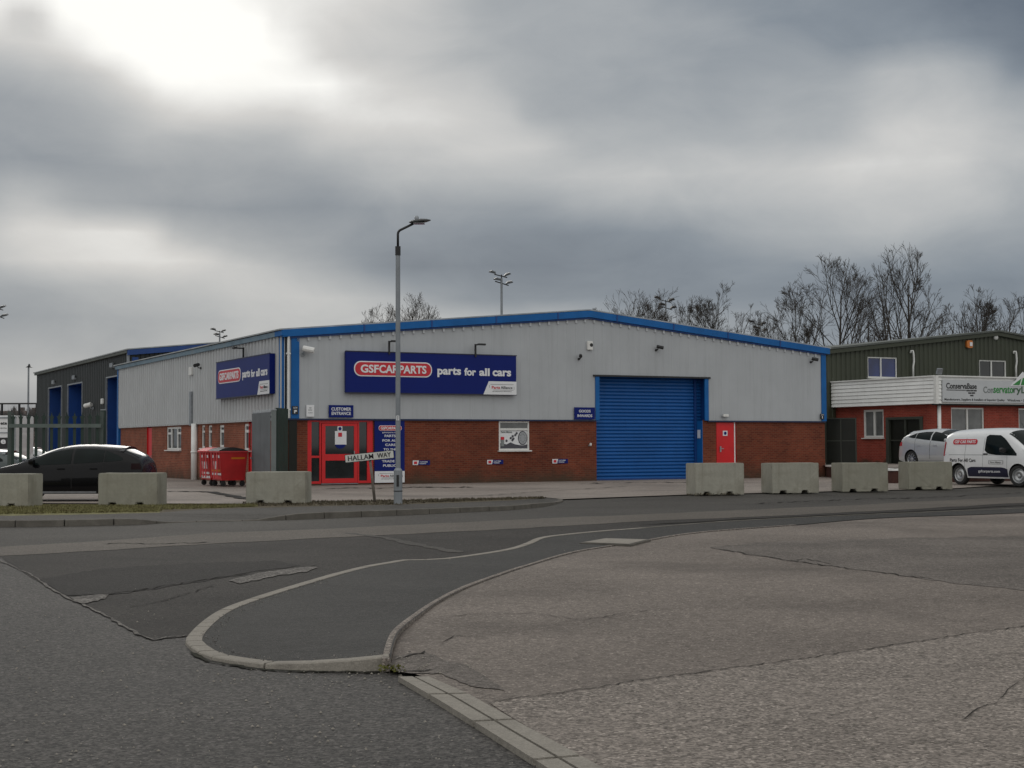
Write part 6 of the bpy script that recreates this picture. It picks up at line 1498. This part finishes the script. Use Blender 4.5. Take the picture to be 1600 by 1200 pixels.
# ------------------------------------------------------------------ bare winter trees
def tri_tube(V, F, p, q, r0, r1, n=3):
    d = (q - p)
    if d.length < 1e-6: return
    d.normalize(); a = d.orthogonal().normalized(); b = d.cross(a); k0 = len(V)
    for (c, r_) in ((p, r0), (q, r1)):
        for k in range(n): t = 2 * PI * k / n; V.append(tuple(c + (a * math.cos(t) + b * math.sin(t)) * r_))
    for k in range(n): k2 = (k + 1) % n; F.append((k0 + k, k0 + k2, k0 + n + k2, k0 + n + k))
def tree(px_, topy, wpx, dist, label, seed, lv=4, stems=1, lean=0, dens=1.0, grp='bare trees behind the warehouses', tmin=.010, base=.18):
    r = random.Random(seed); b_ = gd(px_, dist); H_ = hz(px_, topy, dist); Wt = wpx * dist / FPX / 2 * 1.05
    seg = []; cz = H_ * .46; rz_ = H_ * .54
    def room(p, d):          # distance from p along d to the crown outline, an egg wider above the middle
        lo_, hi_ = 0, 14.0
        def inside(q):
            t = (q.z - cz) / rz_
            if abs(t) >= 1: return False
            w_ = Wt * 1.06 * ((1 - t ** 2.0) ** .55 if t > 0 else (1 - .5 * t * t)); return q.x * q.x + q.y * q.y < w_ * w_
        if not inside(p + d * .05): return .25
        for _ in range(9):
            m_ = (lo_ + hi_) / 2
            if inside(p + d * m_): lo_ = m_
            else: hi_ = m_
        return lo_
    big = Wt > 3; CH_ = {0: int((13 if big else 10) * dens), 1: int((8 if big else 7) * dens), 2: 4, 3: 3 if big else 2}
    NS = {0: 9, 1: 7, 2: 5, 3: 3, 4: 2}
    def grow(p, d, L_, rad, lvl):
        n = NS[lvl]; q = p; rr = rad; nc = CH_.get(lvl, 0) if lvl < lv else 0
        at = sorted(r.uniform(.16 if lvl == 0 else .22, .98) for _ in range(nc)); pts = [(q.copy(), d.copy(), rr)]
        for i in range(n):
            d = (d + Vector((r.uniform(-1, 1), r.uniform(-1, 1), r.uniform(-.5, .6))) * (.05 + .04 * min(lvl, 3)) + Vector((0, 0, (.0, .05, .05, .06, .05)[lvl]))).normalized()
            q2 = q + d * (L_ / n); r2 = max(rad * (1 - (.75 if lvl else .8) * (i + 1) / n), .005)
            seg.append((q.copy(), q2.copy(), rr, r2, lvl)); q = q2; rr = r2; pts.append((q.copy(), d.copy(), rr))
        for t in at:
            if lvl == 0: t = base + t * (1 - base)
            k = min(n - 1, int(t * n)); f_ = t * n - k; p0 = pts[k][0].lerp(pts[k + 1][0], min(1, f_)); dd = pts[k][1]; r0 = pts[k][2]
            az_ = r.uniform(0, 2 * PI); o_ = dd.orthogonal().normalized(); o2 = dd.cross(o_); side = o_ * math.cos(az_) + o2 * math.sin(az_)
            ang = R(r.uniform(18, 40) if lvl else r.uniform(26, 60) * (1.1 - .5 * t))
            nd = (dd * math.cos(ang) + side * math.sin(ang)).normalized()
            if nd.z < -.1: nd.z *= .2; nd.normalize()
            want = L_ * (r.uniform(.45, .72) if lvl else r.uniform(.55, .8)) * (1.05 - .45 * t) if lvl else 20
            ln_ = min(want, room(p0, nd) * r.uniform(.88, 1.04))
            if ln_ < .3: ln_ = .3
            grow(p0, nd, ln_, r0 * (r.uniform(.5, .72) if lvl else r.uniform(.5, .72)), lvl + 1)
    for k in range(stems):
        off = Vector((r.uniform(-1, 1) * .3 * k, r.uniform(-1, 1) * .3 * k, 0))
        d = Vector((r.uniform(-.10, .10) + lean, r.uniform(-.1, .1), 1)).normalized() if stems == 1 else Vector(((k - (stems - 1) / 2) * .5 + r.uniform(-.1, .1), r.uniform(-.2, .2), 1)).normalized()
        grow(off, d, H_ * .80, .0125 * H_ / (stems ** .35), 0)
    s = empty('bare_tree', b_, 0, label, 'tree', grp); V = []; F = []; V2 = []; F2 = []
    for (p, q, r0, r1, l) in seg:
        a, b = max(r0, tmin), max(r1, tmin)
        if l <= 0: tri_tube(V, F, p, q, a, b, 7)
        else: tri_tube(V2, F2, p, q, a, b, 4 if l < 3 else 3)
    mb = MB(); mb.add(V, F); mb.build('trunk', M_['bark'], s, fixn=False, smooth=True)
    if F2: mb = MB(); mb.add(V2, F2); mb.build('crown', M_['bark'], s, fixn=False)
    return len(seg)
tot = 0
TR = [
 (1302, 396, 165, 104, 'tall bare tree with a broad rounded crown above the right end of the blue roof', 11, 5, 1),
 (1408, 374, 125, 108, 'tallest bare tree, upright oval crown above the olive roof', 12, 5, 1),
 (1354, 436, 45, 112, 'slim bare tree squeezed between the two tallest trees', 13, 4, 1),
 (1247, 462, 75, 100, 'low spreading bare tree left of the broad crowned tall tree', 14, 4, 2),
 (1500, 450, 95, 112, 'bare tree with flat topped crown just right of the tallest tree', 15, 5, 1),
 (1546, 444, 70, 116, 'bare tree above the peak of the olive gable', 16, 5, 1),
 (1590, 458, 70, 112, 'bare tree cut by the right edge above the olive roof', 17, 5, 1),
 (1448, 480, 70, 104, 'small bare tree low against the olive roof under the tallest tree', 18, 4, 2),
 (982, 445, 100, 118, 'wide bare tree just right of the blue gable peak', 19, 5, 2),
 (1050, 447, 72, 122, 'dense dark bare tree behind a floodlight mast', 20, 5, 2),
 (1098, 458, 60, 120, 'small bare tree between the dense dark tree and the feathery tall one', 21, 5, 1),
 (1142, 441, 96, 118, 'feathery bare tree with long upright twigs over the right roof slope', 22, 5, 1),
 (1192, 482, 70, 120, 'low thin bare tree at the lower part of the right roof slope', 23, 4, 2),
 (600, 474, 72, 140, 'low rounded bare tree left of the street lamp column', 24, 5, 2),
 (648, 459, 74, 142, 'taller rounded bare tree directly right of the street lamp column', 25, 5, 2),
 (684, 478, 36, 140, 'small bare tree at the right of the lamp column group', 26, 4, 1),
 (1020, 455, 50, 126, 'thin bare tree left of the dense dark one', 41, 5, 1),
 (1074, 456, 50, 124, 'narrow bare tree right beside the dense dark one', 42, 5, 1),
 (1120, 452, 55, 128, 'bare tree just left of the feathery one', 43, 5, 1),
 (1165, 466, 50, 122, 'short bare tree just right of the feathery one', 44, 4, 1),
 (1215, 470, 70, 112, 'low bare tree at the very end of the blue roof slope', 45, 5, 2),
 (1262, 447, 80, 110, 'bare tree leaning out of the left side of the broad crowned tall tree', 46, 5, 1),
 (1345, 470, 40, 114, 'slender bare tree directly right of the broad crowned tall tree', 47, 5, 1),
 (1366, 474, 36, 116, 'bare tree tucked against the left side of the tallest tree', 48, 5, 1),
 (1450, 470, 50, 110, 'bare tree at the right shoulder of the tallest tree', 49, 5, 1),
 (1475, 458, 60, 118, 'thin bare tree behind the dark evergreen bush', 50, 5, 1),
 (1524, 452, 60, 114, 'bare tree left of the olive gable peak', 51, 5, 1),
 (1570, 448, 60, 118, 'bare tree right of the olive gable peak', 52, 5, 1),
 (622, 466, 50, 143, 'bare tree directly behind the street lamp column', 53, 5, 1),
 (666, 466, 46, 143, 'bare tree at the right shoulder of the left roof group', 54, 5, 1),
 (582, 486, 46, 138, 'small bare tree at the left end of the left roof group', 55, 5, 1),
]
for t in TR:
    tot += tree(t[0], t[1], t[2] * (1.6 if t[1] > 440 else 1.15), *t[3:5], t[5], lv=4, stems=t[7], dens=1.0 if t[2] > 90 else (.9 if t[2] > 60 else .7))
for (x, y, sd_, lb) in ((744, 460, 31, 'few thin bare twigs left of the middle floodlight mast'), (762, 470, 32, 'single sparse sapling beside the middle floodlight mast'), (812, 474, 33, 'sparse sapling tip right of the middle floodlight mast')):
    tot += tree(x, y, 22, 125, lb, sd_, lv=2, dens=.5, tmin=.02, base=.5)
print('segments', tot)
def bush(px_, topy, wpx, dist, label, seed, n=2600):
    r = random.Random(seed); b_ = gd(px_, dist); H_ = hz(px_, topy, dist); Wt = wpx * dist / FPX / 2
    s = empty('evergreen_bush', b_, 0, label, 'bush'); mb = MB()
    lob = [(r.uniform(-.6, .6), r.uniform(-.4, .4), r.uniform(.55, .85), r.uniform(.25, .45)) for _ in range(9)]
    for _ in range(n):
        l = r.choice(lob); a = r.uniform(0, 2 * PI); e = math.asin(r.uniform(-1, 1)); q = l[3] * r.uniform(.6, 1) 
        c = Vector(((l[0] + q * math.cos(a) * math.cos(e)) * Wt, (l[1] + q * math.sin(a) * math.cos(e)) * Wt, (l[2] + q * .35 * math.sin(e)) * H_))
        u_ = Vector((r.uniform(-1, 1), r.uniform(-1, 1), r.uniform(-1, 1))).normalized() * .14; v_ = u_.orthogonal().normalized() * .09
        mb.add([c - u_, c + v_, c + u_, c - v_], [(0, 1, 2, 3)])
    mb.build('foliage', M_['evergreen'], s, fixn=False)
    mb = MB(); mb.tube([(0, 0, 0), (.1, 0, H_ * .75)], [.2, .08], 6); mb.build('trunk', M_['bark'], s)
bush(1468, 511, 50, 116, 'dark evergreen bush peeping over the olive roof', 1)
# ------------------------------------------------------------------ far ridge, houses and scrub at the left
mb = MB(); r = random.Random(3); n = 60; P = []
for k in range(n + 1):
    px_ = -900 + 1900 * k / n; b_ = gd(px_, 480); P.append(Vector((b_.x, 480, 8.5 + 1.6 * math.sin(k * .9) + r.uniform(-.4, .4))))
vs = [Vector((p.x, 430, 0)) for p in P] + P + [Vector((p.x, 620, p.z + 2)) for p in P]; m = n + 1
mb.add(vs, [(i, i + 1, m + i + 1, m + i) for i in range(n)] + [(m + i, m + i + 1, 2 * m + i + 1, 2 * m + i) for i in range(n)])
st('far_hill', mb, M_['hill'], 'low distant hillside at the far left')
def house(px_, dist, ytop, w_, label, rz, seed):
    b_ = gd(px_, dist, 0); H_ = hz(px_, ytop, dist); s = empty('far_house', b_, rz, label, 'house'); e = H_ * .68; dp = 8
    mb = MB(); mb.box(-w_ / 2, w_ / 2, 0, dp, 0, e); mb.build('wall', M_['render'], s)
    mb = MB(); mb.prism([(-.4, e), (dp + .4, e), (dp / 2, H_)], 'x', -w_ / 2 - .3, w_ / 2 + .3); rf = mb.build('roof', M_['rooftile'], s)
    mb = MB(); mb.box(w_ * .2, w_ * .2 + .9, dp / 2 - .4, dp / 2 + .4, H_ - 1, H_ + .8); mb.build('chimney', M_['rooftile'], rf)
    for k in range(3):
        x = -w_ / 2 + w_ * (k + .5) / 3; mb = MB(); mb.box(x - .6, x + .6, -.05, .02, e - 2.2, e - .9); mb.build('window', M_['glass'], s)
house(6, 330, 641.5, 13, 'distant brown roofed house at the extreme left of the skyline', R(5), 1)
house(24, 345, 642, 11, 'distant house second from the left edge on the skyline', R(-8), 2)
house(47, 300, 641, 12, 'distant house beneath the slim lamp post on the skyline', R(3), 3)
mb = MB(); r = random.Random(8)
for _ in range(5200):
    px_ = r.uniform(-60, 62); d = r.uniform(150, 165); b_ = gd(px_, d); top = hz(30, 646 + 4 * math.sin(px_ * .21) + 3 * math.sin(px_ * .53), 155); z = top * math.sqrt(r.random()); a = r.uniform(0, 2 * PI)
    u_ = Vector((r.uniform(-1, 1) * .5, r.uniform(-1, 1) * .5, 1)).normalized() * r.uniform(.3, .8); v_ = Vector((math.cos(a), math.sin(a), 0)) * .05; c = b_ + Vector((0, 0, z))
    mb.add([c - v_, c + v_, c + u_], [(0, 1, 2)])
tag(mb.build('scrub_belt', M_['scrub'], fixn=False), 'brown leafless scrub belt beyond the court fence at the far left', 'scrub', None, 'stuff')
